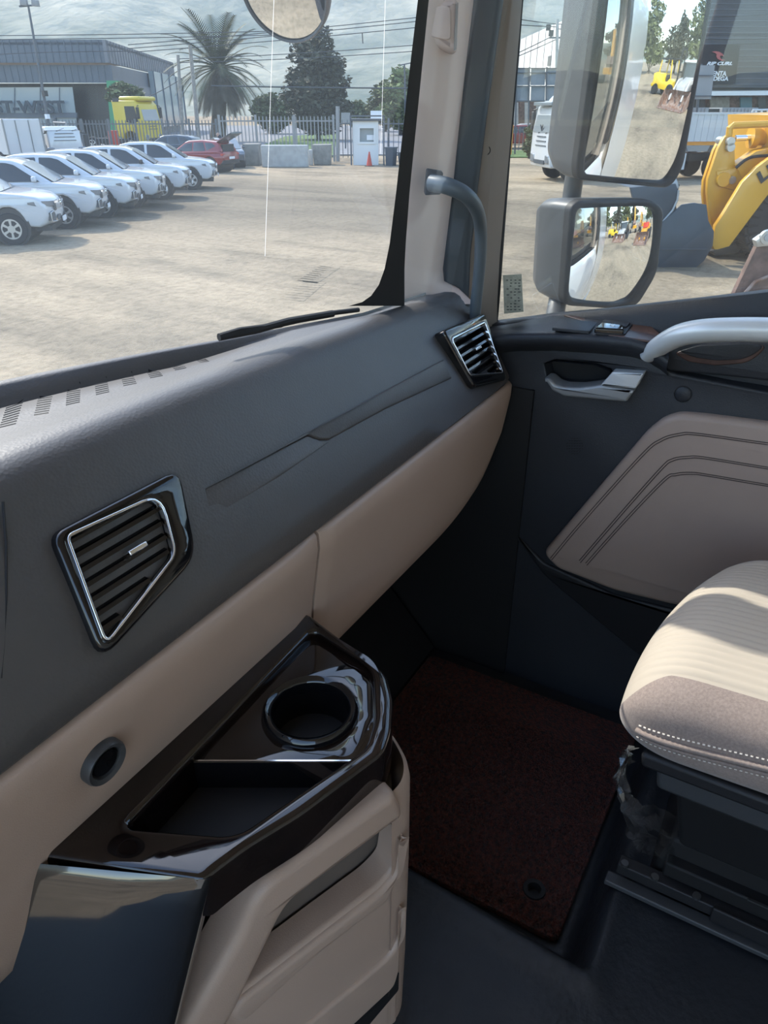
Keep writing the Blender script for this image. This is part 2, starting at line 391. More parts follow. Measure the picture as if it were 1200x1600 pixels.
def air_vent(outer, inner, ro, ri, knob, nsl, depth=.012):
    v = part('air_vent', dash)
    fo, fi = FACE.pxs(outer), FACE.pxs(inner)
    fo_, fi_ = ccw(round_poly(ccw(fo), ro, 5)), ccw(round_poly(ccw(fi), ri, 5))
    MB().plate(fo_, FACE, -.02, depth, holes=[fi_], bevel=.005, seg=3).build('bezel', 'gloss_black', v, 50)
    c = offset_poly(fi_, .0005)
    MB().plate(offset_poly(fi_, -.0022), FACE, depth-.006, depth+.0012, holes=[c], bevel=.0008, seg=2).build('chrome_trim', 'chrome', v, 50)
    MB().plate(offset_poly(fi_, -.004), FACE, -.05, -.045).build('vent_duct', 'soft_black', v)
    us = [p[0] for p in fi_]; vs = [p[1] for p in fi_]
    def span(b):
        xs_ = []
        for i in range(len(fi_)):
            (x0, y0), (x1, y1) = fi_[i-1], fi_[i]
            if (y0-b)*(y1-b) < 0: xs_.append(x0+(x1-x0)*(b-y0)/(y1-y0))
        return (min(xs_), max(xs_)) if len(xs_) > 1 else None
    for i in range(nsl):
        b = lerp(min(vs), max(vs), (i+.5)/nsl); sp = span(b)
        if not sp: continue
        a0, a1 = sp[0]+.001, sp[1]-.001
        m_ = MB(); sec = [(0, 0), (-.001, .004), (-.012, .012), (-.030, .016), (-.030, .013), (-.012, .008)]
        m_.loft([[FACE(a, b+dv, depth-.004+dw) for dw, dv in sec] for a in (a0, a1)])
        m_.build('slat', 'gloss_black', v, 30)
    ku, kv = FACE.px(*knob)
    MB().box((0, 0, 0), (.022, .005, .012)).deform(lambda q: FACE(ku+q.x, kv+q.y, depth-.002+q.z)).build('slider_tab', 'chrome', v, bevel=.001)
air_vent([(72, 838), (272, 735), (300, 872), (152, 1034)], [(96, 842), (239, 777), (263, 868), (156, 1005)], [.020, .022, .020, .014], [.008, .010, .022, .006], (203, 861), 7)
air_vent([(684, 520), (750, 491), (785, 597), (733, 609)], [(697, 534), (749, 508), (777, 585), (726, 589)], [.014, .014, .012, .012], [.006, .006, .005, .008], (737, 548), 7)
# defroster grilles in the recessed shelf
TOPZ = 2.418
for quad in [((10, 622), (36, 612), (24, 664), (-2, 670)), ((60, 603), (82, 599), (75, 646), (52, 649)), ((103, 589), (124, 586), (124, 627), (102, 632)), ((145, 580), (164, 576), (170, 609), (149, 614)),
             ((184, 566), (202, 564), (213, 594), (192, 598)), ((222, 559), (240, 558), (254, 580), (234, 584)), ((262, 555), (282, 553), (291, 566), (273, 570)), ((305, 552), (320, 551), (327, 556), (312, 558))]:
    P = [at_z(x, y, TOPZ) for x, y in quad]; m_ = MB(); k = max(4, int((P[0]-P[3]).length/.0085))
    for i in range(k):
        t0, t1 = (i+.36)/k, (i+.64)/k
        a, b, c, d = P[0].lerp(P[3], t0), P[1].lerp(P[2], t0), P[1].lerp(P[2], t1), P[0].lerp(P[3], t1)
        zz = lambda v: Vector((v.x, v.y, interp(dash_prof(v.x), v.y)))
        up_ = Vector((0, 0, .0012)); L4 = [zz(a), zz(b), zz(c), zz(d)]
        m_.add([v-up_ for v in L4]+[L4[0]+up_*.7, L4[1]+up_*.7, L4[2]-up_*.2, L4[3]-up_*.2], [(3, 2, 1, 0), (4, 5, 6, 7), (0, 1, 5, 4), (1, 2, 6, 5), (2, 3, 7, 6), (3, 0, 4, 7)])
    m_.build('defroster_grille', 'soft_black', dash, None)
# power socket in the knee panel
sk_ = part('power_socket', dash); P = at_y(162, 1190, .458)
MB().lathe([(.0, .004), (.0145, .004), (.0165, -.004), (.021, -.006), (.0225, -.003), (.0225, .01), (.0, .01)], P, (0, 1, .12), 32, cap=False).build('socket_ring', 'mirror_shell', sk_)
MB().lathe([(.0, -.002), (.013, -.003), (.0145, .001), (.0145, .006)], P, (0, 1, .12), 28, cap=False).build('socket_cap', 'gloss_black', sk_)

# ------------------------------------------------------------------ cup holder console
CZ = 2.112
con = thing('cup_console', (.42, .38, 1.58), 'glossy black console with cup holder and beige ribbed side below the dashboard', 'console')
def cz(pts, z=CZ): return [tuple(at_z(x, y, z)[:2]) for x, y in pts]
TOP = lambda a, b, w_=0: Vector((a, b, CZ+w_))
back = [(.60, .50), (.235, .50)]
rim_o = cz([(86, 1372), (318, 1374), (338, 1357), (388, 1320), (470, 1270), (600, 1174), (612, 1140), (614, 1090), (604, 1050), (482, 957)])
rim_o[0] = (rim_o[0][0], .50); rim_o.append((rim_o[-1][0]-.005, .52))
rim_o = round_poly(ccw(rim_o), .010, 3)
hole = round_poly(ccw(cz([(193, 1291), (352, 1303), (380, 1296), (572, 1166), (587, 1120), (584, 1052), (574, 1034), (490, 981)])), .012, 4)
MB().plate(rim_o, TOP, -.055, 0, holes=[hole], bevel=.007, seg=4).build('rim', 'gloss_brown', con, 60)
# cup deck a little lower, tray floor much lower
DECK = lambda a, b, w_=0: Vector((a, b, CZ-.012+w_))
deck = ccw(cz([(303, 1190), (556, 1190), (575, 1164), (590, 1120), (587, 1050), (575, 1033), (490, 979)], CZ-.012))
cc = at_z(485, 1106, CZ-.006); cupr = .0455
MB().plate(deck, DECK, -.006, 0, holes=[circle(cc.x, cc.y, cupr+.0035, 40)], bevel=.001).build('cup_deck', 'gloss_brown', con, 50)
MB().lathe([(cupr+.010, -.012), (cupr+.0095, -.004), (cupr+.005, .001), (cupr, -.001), (cupr-.002, -.006), (cupr-.003, -.075), (0, -.076)], Vector((cc.x, cc.y, CZ-.004)), (0, 0, 1), 56, cap=False).build('cup_holder', 'gloss_black', con, 60)
a_, b_ = at_z(303, 1190, CZ-.012), at_z(556, 1190, CZ-.012)
MB().bar(a_-Vector((0, 0, .03)), b_-Vector((0, 0, .03)), .003, .06).build('divider', 'gloss_black', con)
MB().bar(a_+Vector((0, 0, .0008)), b_+Vector((0, 0, .0008)), .0018, .002).build('divider_edge', 'chrome', con)
MB().plate(ccw(cz([(180, 1296), (352, 1312), (392, 1302), (590, 1180), (300, 1180), (250, 1200)], CZ-.05)), TOP, -.056, -.050).build('tray_floor', 'soft_black', con)
# inner walls of the tray
mb = MB(); n = len(hole); mb.grid([[TOP(a, b, w_) for a, b in hole] for w_ in (-.008, -.056)], True); mb.build('tray_wall', 'gloss_black', con)
# sloping glossy face towards the driver
s0, s1 = Vector((rim_o[0][0], .5, CZ)), at_z(318, 1374, CZ-.003)
T0 = at_z(88, 1373, CZ-.003); T2 = at_y(0, 1550, .487)
n_ = (s1-T0).cross(T2-T0).normalized(); n_ = n_ if n_.z > 0 else -n_
B0 = at_plane(-20, 1600, T0, n_); B1 = at_plane(262, 1600, T0, n_)
A0 = T0+Vector((0, .03, 0)); E0 = T0+(B0-T0)*1.7+Vector((0, .05, 0)); E1 = s1+(B1-s1)*1.7
mb = MB(); rr = []
for t in (0, .02, .06, .12, .3, .6, 1):
    a, b = A0.lerp(E0, t), s1.lerp(E1, t); lift = n_*(.004*(1-math.exp(-t*30)))
    rr.append([a+lift, a.lerp(b, .5)+lift, b+lift, b+(b-a).normalized()*.006-n_*.004, b+(b-a).normalized()*.008-n_*.03, b-n_*.06])
mb.grid(rr).build('sloping_panel', 'panel_gloss', con, 60)
# beige cladding with pockets, standing on the floor
w0, w1 = Vector((.475, .262, 0)), Vector((.300, .337, 0)); wu = (w1-w0).normalized()
WP = frame((w0.x, w0.y, CZ), -wu, (0, 0, 1))          # u runs to the nose, normal out to the cabin
if WP.n.dot(CAM-w0) < 0: WP = frame((w0.x, w0.y, CZ), wu, (0, 0, 1))
sgn = 1 if WP.n.dot(CAM-WP.o) > 0 else -1
def wpl(pts, w_a, w_b, name, m, bev=.008, r=.006):
    return MB().plate(round_poly(ccw([(min(a, .008) if WP.u.dot(RT) > 0 else max(a, -.008), b) for a, b in WP.pxs(pts)]), r, 4), WP, w_a, w_b, bevel=bev, seg=4).build(name, m, con, 60)
wpl([(606, 1222), (440, 1340), (408, 1363), (383, 1395), (360, 1450), (296, 1560), (270, 1605), (318, 1640), (363, 1556), (385, 1508), (430, 1415), (446, 1391), (582, 1290), (622, 1262)], -.03, .016, 'upper_band', 'beige_plastic', .012, .014)
wpl([(622, 1295), (612, 1355), (588, 1381), (500, 1448), (366, 1552), (318, 1635), (470, 1780), (630, 1600), (632, 1390)], -.03, .004, 'pocket_front', 'beige_plastic', .006, .01)
wpl([(630, 1400), (626, 1455), (600, 1490), (467, 1600), (400, 1660), (430, 1690), (540, 1600), (612, 1533), (620, 1505), (632, 1470)], -.0, .009, 'lower_band', 'beige_plastic', .006, .012)
wpl([(624, 1300), (613, 1358), (589, 1384), (500, 1452), (368, 1554), (352, 1580), (372, 1590), (500, 1475), (600, 1400), (628, 1350), (630, 1300)], -.0, .010, 'pocket_lip', 'beige_plastic', .008, .008)
wpl([(622, 1512), (612, 1536), (532, 1602), (470, 1660), (500, 1680), (570, 1600), (628, 1535)], .0, .0055, 'lower_pocket', 'soft_black', .001, .004)
# pocket interior set back behind the cladding
MB().plate(WP.pxs([(640, 1240), (430, 1360), (340, 1560), (400, 1600), (600, 1420), (640, 1380)]), WP, -.05, -.034).build('pocket_back', 'pocket_shade', con)
# nose: a rounded upright that turns the cladding round to the far side
nz = []
na, nb, nc, nd = at_z(640, 1250, 2.0), at_z(655, 1560, 1.58), at_z(604, 1050, 2.06), at_z(614, 1140, 2.06)
NOSE = [(.462, .262), (.49, .258), (.515, .268), (.535, .290), (.553, .318), (.566, .35), (.58, .40), (.60, .50)]
mb = MB(); rows = []
for z, k in ((2.052, -.004), (2.045, .002), (2.03, .005), (1.9, .006), (1.7, .004), (1.56, .0)):
    rows.append([Vector((x+k*.8, y-k*.5, z)) for x, y in [tuple(v[:2]) for v in smoothpath([(a, b, 0) for a, b in NOSE], 5)]])
mb.grid(rows).build('nose_cladding', 'beige_plastic', con, 60)
mb = MB().loft([[Vector((x, y, z)) for x, y in [(.475, .345), (.52, .335), (.54, .345), (.56, .38), (.575, .5), (.2, .5), (.25, .46), (.33, .41)]] for z in (1.56, 2.055)])
mb.build('core', 'soft_black', con)
# ------------------------------------------------------------------ windshield, pillar, door glass
def ws_pt(X, z):
    yb = interp([(-1.4, .70), (-1.2, .80), (-.7, .90), (0, .875), (.30, .83), (.47, .797), (.62, .75), (.75, .705), (.90, .657), (1.06, .612), (1.16, .578), (1.25, .53)], X)
    return Vector((X, yb-.17*(z-2.40), z))
w1_ = thing('window_1', (0, .8, 2.36), 'curved truck windshield filmed with dust', kind='structure')
XW = [-1.25+.05*i for i in range(49)]+[1.18, 1.20]
MB().grid([[ws_pt(X, z) for X in XW] for z in (2.33, 2.5, 2.7, 2.9, 3.1, 3.26)]).build('windshield_pane', 'windshield_glass', w1_, 60)
# black printed border of the pane at the pillar, widening at the bottom corner
mb = MB(); L_, Rr = [], []
for y, xl, xr in [(-20, 655, 672), (0, 653, 670), (100, 641, 660), (200, 630, 650), (300, 619, 640), (380, 609, 634), (420, 601, 632), (445, 592, 632), (462, 580, 632), (472, 566, 632), (478, 545, 632)]:
    def onws(px):
        lo, hi = .6, 1.24
        for _ in range(30):
            m_ = (lo+hi)/2; P = at_x(px, y, m_); lo, hi = (lo, m_) if P.y > ws_pt(m_, P.z).y-.004 else (m_, hi)
        return at_x(px, y, lo)
    L_.append(onws(xl)); Rr.append(onws(xr))
br_ = extend_up([[a, b] for a, b in zip(L_, Rr)]); mb.grid(br_); mb.build('black_border', 'black_rubber', w1_)
for px, bot in ((428, 430), (602, 250)):      # two thin vertical scratches
    pts = []
    for y in range(0, bot, 40):
        lo, hi = .1, 1.24; xx = px-.035*y if px < 500 else px-.03*y
        for _ in range(30):
            m_ = (lo+hi)/2; P = at_x(xx, y, m_); lo, hi = (lo, m_) if P.y > ws_pt(m_, P.z).y-.002 else (m_, hi)
        pts.append(at_x(xx, y, lo))
    MB().tube(pts, .0003, 5).build('scratch', 'scratch_glass', w1_)
# pillar trim: beige moulding from dash to header
tr = thing('trim_1', (1.2, .55, 2.4), 'beige moulded pillar trim between windshield and passenger door', kind='structure')
rows = []
for y, xl, xm, xr in [(-60, 668, 712, 745), (0, 662, 706, 740), (100, 650, 694, 728), (200, 638, 684, 717), (300, 627, 672, 707), (380, 617, 662, 697), (420, 611, 658, 692), (440, 606, 657, 694), (455, 602, 656, 720), (475, 598, 655, 740)]:
    a, b, c = at_x(xl, y, 1.165), at_x(xm, y, 1.215), at_x(xr, y, 1.285)
    a2 = a+Vector((.035, .018, 0)); c2 = c+Vector((.03, .02, 0))
    rows.append([a2, a, a.lerp(b, .33)+Vector((-.010, -.004, 0)), a.lerp(b, .7)+Vector((-.010, -.004, 0)), b+Vector((-.004, -.003, 0)), b.lerp(c, .5)+Vector((-.002, -.004, 0)), c, c2])
MB().grid(extend_up(rows)).build('pillar_moulding', 'pillar_beige', tr, 60)
PF = frame(at_x(690, 40, 1.20), (RT.x, RT.y, 0), (0, 0, 1))
cap_o = [(668, 12), (700, 8), (712, 10), (710, 66), (700, 70), (672, 62), (664, 40)]
MB().plate(round_poly(ccw(PF.pxs([(660, 4), (716, -4), (714, 82), (704, 84), (664, 66), (655, 40)])), .012, 4), PF, -.04, .014, bevel=.012, seg=4).build('speaker_bulge', 'pillar_beige', tr, 60)
MB().plate(round_poly(ccw(PF.pxs([(665, 14), (703, 10), (703, 62), (696, 64), (668, 58), (660, 38)])), .010, 4), PF, .010, .0175, bevel=.002, seg=2).build('cover_cap', 'pillar_beige', tr, 60)
MB().plate(PF.pxs([(711, 8), (715, 6), (712, 78), (708, 80)]), PF, .005, .0155).build('cap_gap', 'taupe_metal', tr)
# slate door seal
def strip_line(tab, X): return [at_x(x, y, X) for x, y in tab]
t2 = thing('trim_2', (1.3, .52, 2.35), 'slate rubber door seal running up the pillar', kind='structure')
rows = []
for y, a, b in [(-60, 746, 793), (0, 741, 787), (150, 723, 765), (300, 706, 746), (400, 697, 735), (450, 694, 733), (520, 690, 730)]:
    p, q = at_x(a-4, y, 1.30), at_x(b, y, 1.325); m1, m2, m3 = (p.lerp(q, k)+Vector((-d, -d*.5, 0)) for k, d in ((.25, .012), (.5, .006), (.72, .012)))
    rows.append([p, p.lerp(q, .08)+Vector((-.008, -.004, 0)), m1, m2, m3, p.lerp(q, .93)+Vector((-.008, -.004, 0)), q])
MB().grid(extend_up(rows)).build('door_seal', 'seal_slate', t2, 70)
# taupe door frame with screw hole
t3 = thing('trim_3', (1.34, .5, 2.33), 'taupe painted frame of the passenger door window', kind='structure')
rows = []
for y, a, b in [(-60, 786, 822), (0, 781, 816), (150, 760, 803), (235, 750, 796), (300, 740, 790), (400, 730, 781), (470, 726, 777), (540, 722, 776)]:
    p, q = at_x(a, y, 1.328), at_x(b, y, 1.372); m_ = at_x(lerp(a, b, .5), y, 1.338)
    rows.append([p, p.lerp(m_, .5), m_, m_+Vector((.003, -.002, 0)), q, q+Vector((.01, .01, 0))])
MB().grid(extend_up(rows)).build('frame_pressing', 'taupe_metal', t3, 25)
P = at_x(760, 235, 1.334); MB().lathe([(0, .003), (.0055, .003), (.0062, -.001), (.0078, -.0012), (.008, .002)], P, (1, .2, 0), 20, cap=False).build('frame_hole', 'soft_black', t3)
MB().tube([extend_up([[at_x(826, -60, 1.378)], [at_x(812, 0, 1.378)]], 3.1)[0][0]]+[at_x(x, y, 1.378) for x, y in [(826, -60), (812, 0), (806, 80), (793, 235), (783, 370), (776, 470), (773, 505)]], .0065, 8).build('glass_channel', 'black_rubber', t3)
# rest of the window frame, outside the picture
MB().bar((1.37, -.56, 2.3), (1.37, -.56, 3.06), .06, .05).build('rear_frame', 'taupe_metal', t3)
w2_ = thing('window_2', (1.385, .05, 2.3), 'passenger door window glass', kind='structure')
MB().plate([(.545, 2.31), (.545, 2.9), (.50, 3.08), (-.56, 3.08), (-.56, 2.38)], lambda a, b, w_: (1.386+w_, a, b), 0, .0005).build('door_pane', 'door_glass', w2_, None)
# driver side stays open; its pillar and header only
t4 = thing('trim_4', (-1.25, .75, 2.3), 'beige pillar trim on the driver side of the windshield', kind='structure')
MB().loft([[Vector((-1.36+a, yy+b, z)) for a, b in ((0, 0), (.12, .02), (.14, .08), (0, .08))] for yy, z in ((.70, 1.42), (.68, 2.4), (.55, 3.26))]).build('pillar_moulding', 'pillar_beige', t4, bevel=.01)
MB().bar((-1.38, .48, 3.22), (1.36, .48, 3.22), .18, .10).build('header_rail', 'headliner', t4)

# inspection sticker on the glass
sf = frame(at_x(800, 460, 1.384), (0, -1, 0), (0, 0, 1))
st = MB().plate(ccw(sf.pxs([(786, 430), (815, 428), (818, 487), (788, 490)])), sf, 0, .0006*(1 if sf.n.x < 0 else -1)).build('inspection_sticker', 'sticker_paper'); tag(st, 'small grey-green paper sticker on the passenger window', 'sticker')
m_ = MB()
random.seed(3)
for i in range(11):
    y = 437+i*4.6
    for j in range(4):
        if random.random() < .75:
            x0 = 790+j*6.2+random.random()*2; q = sf.pxs([(x0, y), (x0+random.uniform(2, 5), y), (x0+3, y+1.4), (x0, y+1.4)])
            m_.plate(ccw(q), sf, 0, .0009*(1 if sf.n.x < 0 else -1))
m_.build('print', 'print_dark', st)

# pillar grab handle
gh = thing('grab_handle', at_x(690, 285, 1.2), 'slate grey curved grab handle on the windshield pillar', 'handle')
hp = smoothpath([at_x(674, 286, 1.160), at_x(700, 291, 1.155), at_x(728, 305, 1.170), at_x(745, 328, 1.20), at_x(751, 360, 1.235), at_x(750, 410, 1.25), at_x(744, 470, 1.262), at_x(742, 500, 1.27)], 6)
rs = [interp([(0, .0135), (8, .0130), (16, .0120), (24, .0108), (42, .0104)], i) for i in range(len(hp))]
MB().tube(hp, rs, 16).build('grip', 'handle_slate', gh, 60)
hf = frame(at_x(676, 286, 1.172), (RT.x, RT.y, 0), (0, 0, 1))
MB().plate(round_poly(ccw(hf.pxs([(667, 264), (692, 268), (688, 303), (663, 304)])), .003, 3), hf, -.02, .012, bevel=.002).build('mount', 'black_rubber', gh)

# ------------------------------------------------------------------ passenger door
dr = thing('door_1', (1.36, .0, 1.45), 'dark passenger door with beige leather insert and silver handles', kind='structure')
DX = lambda X: frame((X, 0, 2.0), (0, -1, 0), (0, 0, 1))          # u to the rear, normal into the cabin
DP = DX(1.322)
def dpl(pts, X0, X1, name, m, bev=.004, r=0, holes=(), seg=3, par=dr, fX=None, sm=50):
    f = DX(fX or X1); o = ccw([f.px(*p) if len(p) == 2 else (-p[1], p[2]-2.0) for p in pts]); o = round_poly(o, r, 5) if r else o
    s_ = -1 if f.n.x < 0 else 1
    return MB().plate(o, f, -(X0-X1) if f.n.x < 0 else (X0-X1), 0, holes=[ccw(f.pxs(h)) for h in holes], bevel=bev, seg=seg).build(name, m, par, sm)
pocket = [(850, 568), (868, 562), (930, 568), (955, 577), (958, 585), (940, 602), (900, 604), (870, 600), (855, 590)]
dpl([(772, 530), (1000, 556), (1030, 575), (1060, 585), (0, -.58, 2.26), (0, -.58, 1.46), (0, .30, 1.46), (0, .58, 1.46), (0, .58, 1.9), (790, 600)], 1.37, 1.318, 'door_panel', 'door_black', .004, holes=[pocket])
MB().plate([(-.58, 1.44), (.60, 1.44), (.60, 2.30), (-.58, 2.30)], lambda a, b, w_: (1.366+w_, a, b), 0, .01).build('door_core', 'soft_black', dr)
# window sill part of the trim: rises to the rear
rows = []
for x, yt, yb in [(770, 502, 520), (820, 496, 515), (862, 490, 510), (950, 482, 525), (1020, 474, 545), (1100, 465, 560), (1200, 453, 575), (1320, 440, 600), (1500, 424, 640), (1900, 380, 730), (2600, 300, 900)]:
    t, b = at_x(x, yt, 1.372), at_x(x, yb, 1.345)
    rows.append([Vector((1.386, t.y, t.z-.004)), Vector((1.380, t.y, t.z)), t+Vector((-.004, 0, -.003)), t.lerp(b, .3)+Vector((-.004, 0, 0)), t.lerp(b, .7), b, b+Vector((0, 0, -.03))])
MB().grid(rows).build('window_sill', 'door_black', dr, 60)
# switch ledge
LZ = 2.325
led = [(772, 508), (862, 492), (925, 498), (1010, 512), (1030, 530), (1012, 545), (985, 527), (880, 520), (800, 520), (774, 526)]
lt = [at_z(x, y, LZ) for x, y in led]
mb = MB(); rows = []
for x, yt, yf in [(765, 510, 527), (800, 505, 522), (862, 493, 521), (925, 497, 524), (985, 508, 529), (1010, 513, 536), (1030, 518, 548), (1045, 530, 560)]:
    a, b = at_x(x, yt, 1.362), at_x(x, yf, 1.283)
    rows.append([a+Vector((.02, 0, -.01)), a, a.lerp(b, .5)+Vector((0, 0, .002)), a.lerp(b, .9), b, b+Vector((-.004, 0, -.006)), b+Vector((-.003, 0, -.016)), b+Vector((.010, 0, -.026)), b+Vector((.032, 0, -.040)), b+Vector((.045, 0, -.046))])
MB().grid(rows).build('switch_ledge', 'door_black', dr, 60)
def ledge_plane():
    a, b, c = at_x(862, 493, 1.362), at_x(985, 508, 1.362), at_x(925, 524, 1.283)
    n = (b-a).cross(c-a).normalized(); return a, (b-a).normalized(), n if n.z > 0 else -n
la, lu, ln = ledge_plane(); LF = frame(la, lu, ln.cross(lu))
def lpl(pts, h0, h1, name, m, par, r=.003, bev=.001):
    return MB().plate(round_poly(ccw(LF.pxs(pts)), r, 3), LF, h0, h1, bevel=bev).build(name, m, par, 50)
lpl([(880, 495), (940, 499), (1012, 508), (1030, 524), (1020, 536), (985, 531), (950, 526), (938, 512)], .0, .0035, 'wood_inlay', 'rosewood', dr)
lpl([(862, 516), (877, 502), (934, 507), (921, 522)], .0, .005, 'blank_lid', 'door_black', dr)
sw = part('switch_panel', dr)
lpl([(935, 514), (943, 505), (988, 511), (976, 527), (930, 525)], .002, .006, 'switch_base', 'black_trim', sw)
lpl([(927, 524), (938, 515), (972, 519), (974, 527)], .005, .014, 'window_switch', 'gloss_black', sw, bev=.003)
lpl([(940, 508), (944, 506), (984, 511), (978, 518), (946, 514)], .005, .009, 'mirror_switch', 'black_trim', sw)
lpl([(951, 520), (955, 518), (960, 521), (957, 523)], .013, .0145, 'switch_icon', 'satin_silver', sw, .0005, .0003)
# release handle
rh = part('release_handle', dr)
PK = DX(1.36); MB().plate(ccw(PK.pxs([(835, 550), (970, 560), (970, 615), (840, 610)])), PK, -.004 if PK.n.x < 0 else .004, .0).build('pocket_back', 'soft_black', dr)
f_ = DX(1.33); pr = [tuple(p) for p in ccw(f_.pxs(pocket))]; q_ = ccw(DX(1.36).pxs([(x, y) for x, y in pocket]))
MB().grid([[f_(a, b, .012 if f_.n.x < 0 else -.012) for a, b in pr], [DX(1.358)(a, b) for a, b in pr]], True).build('pocket_wall', 'door_black', dr)
dpl([(849, 591), (858, 592), (868, 601), (880, 605), (905, 606), (930, 603), (940, 601), (960, 605), (992, 610), (978, 629), (945, 626), (880, 620), (862, 611)], 1.335, 1.298, 'lever', 'dull_silver', .006, par=rh, r=.004)
dpl([(938, 602), (957, 581), (1006, 584), (993, 608)], 1.33, 1.296, 'lever_plate', 'satin_silver', .003, par=rh, r=.003)
# silver arm handle
ah = part('arm_handle', dr)
hp = smoothpath([at_x(1012, 556, 1.30), at_x(1032, 540, 1.285), at_x(1062, 524, 1.27), at_x(1100, 517, 1.262), at_x(1150, 515, 1.26), at_x(1210, 516, 1.26), at_x(1330, 522, 1.26), at_x(1480, 540, 1.27), at_x(1560, 575, 1.31)], 6)
MB().tube(hp, [interp([(0, .016), (4, .020), (10, .0225), (16, .0235), (60, .0235)], i) for i in range(len(hp))], 18, flat=.8).build('grip', 'satin_silver', ah, 60)
dpl([(1000, 556), (1012, 540), (1060, 535), (1200, 535), (1560, 575), (1540, 640), (1150, 590), (1040, 580)], 1.37, 1.322, 'handle_cup', 'door_black', .006, r=.008, par=ah)
dpl([(1052, 552), (1090, 540), (1160, 537), (1198, 541), (1185, 556), (1165, 568), (1120, 572), (1075, 566)], 1.33, 1.318, 'cup_trim', 'rosewood', .003, r=.01, par=ah)
dpl([(1060, 549), (1092, 540), (1160, 537), (1194, 541), (1180, 553), (1160, 562), (1120, 564), (1085, 559)], 1.33, 1.315, 'cup_floor', 'door_black', .002, r=.008, par=ah)
# round plug and speaker perforation
P = at_x(1067, 616, 1.318); MB().lathe([(0, -.0025), (.0115, -.0022), (.0135, -.0005), (.0135, .002)], P, (1, 0, 0), 28, cap=False).build('round_plug', 'door_black', dr)
MB().lathe([(.0137, .000), (.0143, -.0012), (.0152, -.0012), (.0156, .001)], P, (1, 0, 0), 28, cap=False).build('plug_ring', 'black_trim', dr)
m_ = MB(); f_ = DX(1.3175)
for i in range(7):
    for j in range(7):
        if (i-3)**2+(j-3)**2 < 13:
            c = at_x(886+i*4, 685+j*4, 1.3178); m_.lathe([(.0, -.001), (.0011, -.001), (.0014, .001)], c, (1, 0, 0), 6, cap=False)
tag(m_.build('speaker_grille', 'black_rubber', dr), kind='stuff')
# beige leather insert with three rows of twin stitching
ins = [(850, 862), (852, 872), (870, 890), (960, 925), (1045, 946), (1200, 975), (0, -.5, 1.86), (0, -.5, 2.20), (1200, 663), (1100, 650), (1060, 647), (1035, 655), (1010, 675)]
ii = part('leather_insert', dr)
dpl(ins, 1.33, 1.300, 'insert_pad', 'leather_beige', .012, r=.012, seg=4, par=ii)
for row in ([(860, 872), (905, 818), (1000, 712), (1032, 686), (1062, 677), (1090, 677), (1200, 692), (1400, 718), (1640, 752)], [(905, 876), (960, 812), (1030, 733), (1050, 717), (1075, 713), (1100, 714), (1200, 730), (1400, 760), (1640, 800)], [(915, 880), (970, 818), (1035, 750), (1055, 740), (1080, 738), (1105, 741), (1200, 757), (1400, 789), (1640, 832)]):
    for d in (0, 3.2):
        pts = smoothpath([at_x(x+d*.6, y+d, 1.2995) for x, y in row], 8)
        MB().tube(pts, .0008, 6).build('seam', 'thread_dark', ii)
# lower door pocket
dpl([(790, 820), (850, 880), (960, 930), (1100, 965), (0, -.56, 1.80), (0, -.56, 1.6), (1100, 1110), (950, 985), (850, 900)], 1.33, 1.312, 'map_pocket', 'black_trim', .006, r=.01)
# painted outer skin of the door and cab side, seen in the mirrors
sk2 = thing('wall_side_skin', (1.44, -.3, 1.0), 'white painted outer side of the cab, seen in the mirrors', kind='structure')
rows = []
for z, x in [(.95, 1.455), (1.2, 1.462), (1.6, 1.462), (2.0, 1.452), (2.2, 1.44), (2.26, 1.41), (2.28, 1.395)]:
    rows.append([Vector((x, y, z if z < 2.3 else z+.03*max(0, min(1, (.5-y)/.6)))) for y in (.70, .62, .3, 0, -.3, -.62)])
MB().grid(rows).build('door_skin', 'white_paint', sk2, 60)
rows = [[Vector((x, y, z)) for y in (-.635, -.9, -1.2, -1.5, -1.55)] for z, x in [(.95, 1.455), (1.2, 1.462), (1.6, 1.462), (2.0, 1.452), (2.4, 1.43), (2.9, 1.42), (3.3, 1.40)]]
MB().grid(rows).build('sleeper_skin', 'white_paint', sk2, 60)
MB().bar((1.40, .52, 3.10), (1.40, -.62, 3.10), .04, .12).build('door_top_rail', 'white_paint', sk2, bevel=.01)
MB().bar((1.405, -.60, 2.36), (1.405, -.60, 3.1), .03, .09, up=(0, 1, 0)).build('rear_post', 'black_rubber', sk2)
for k in range(3):
    MB().bar((1.464, .55, 1.22+.09*k), (1.466, -1.5, 1.16+.09*k), .012, .022).build('side_crease', 'dull_silver', sk2, bevel=.004)
MB().plate([(.55, .45), (-1.5, .45), (-1.5, .93), (.55, .93)], lambda a, b, w_: (1.36+w_, a, b), 0, .06).build('step_box', 'mirror_shell', sk2, bevel=.02)
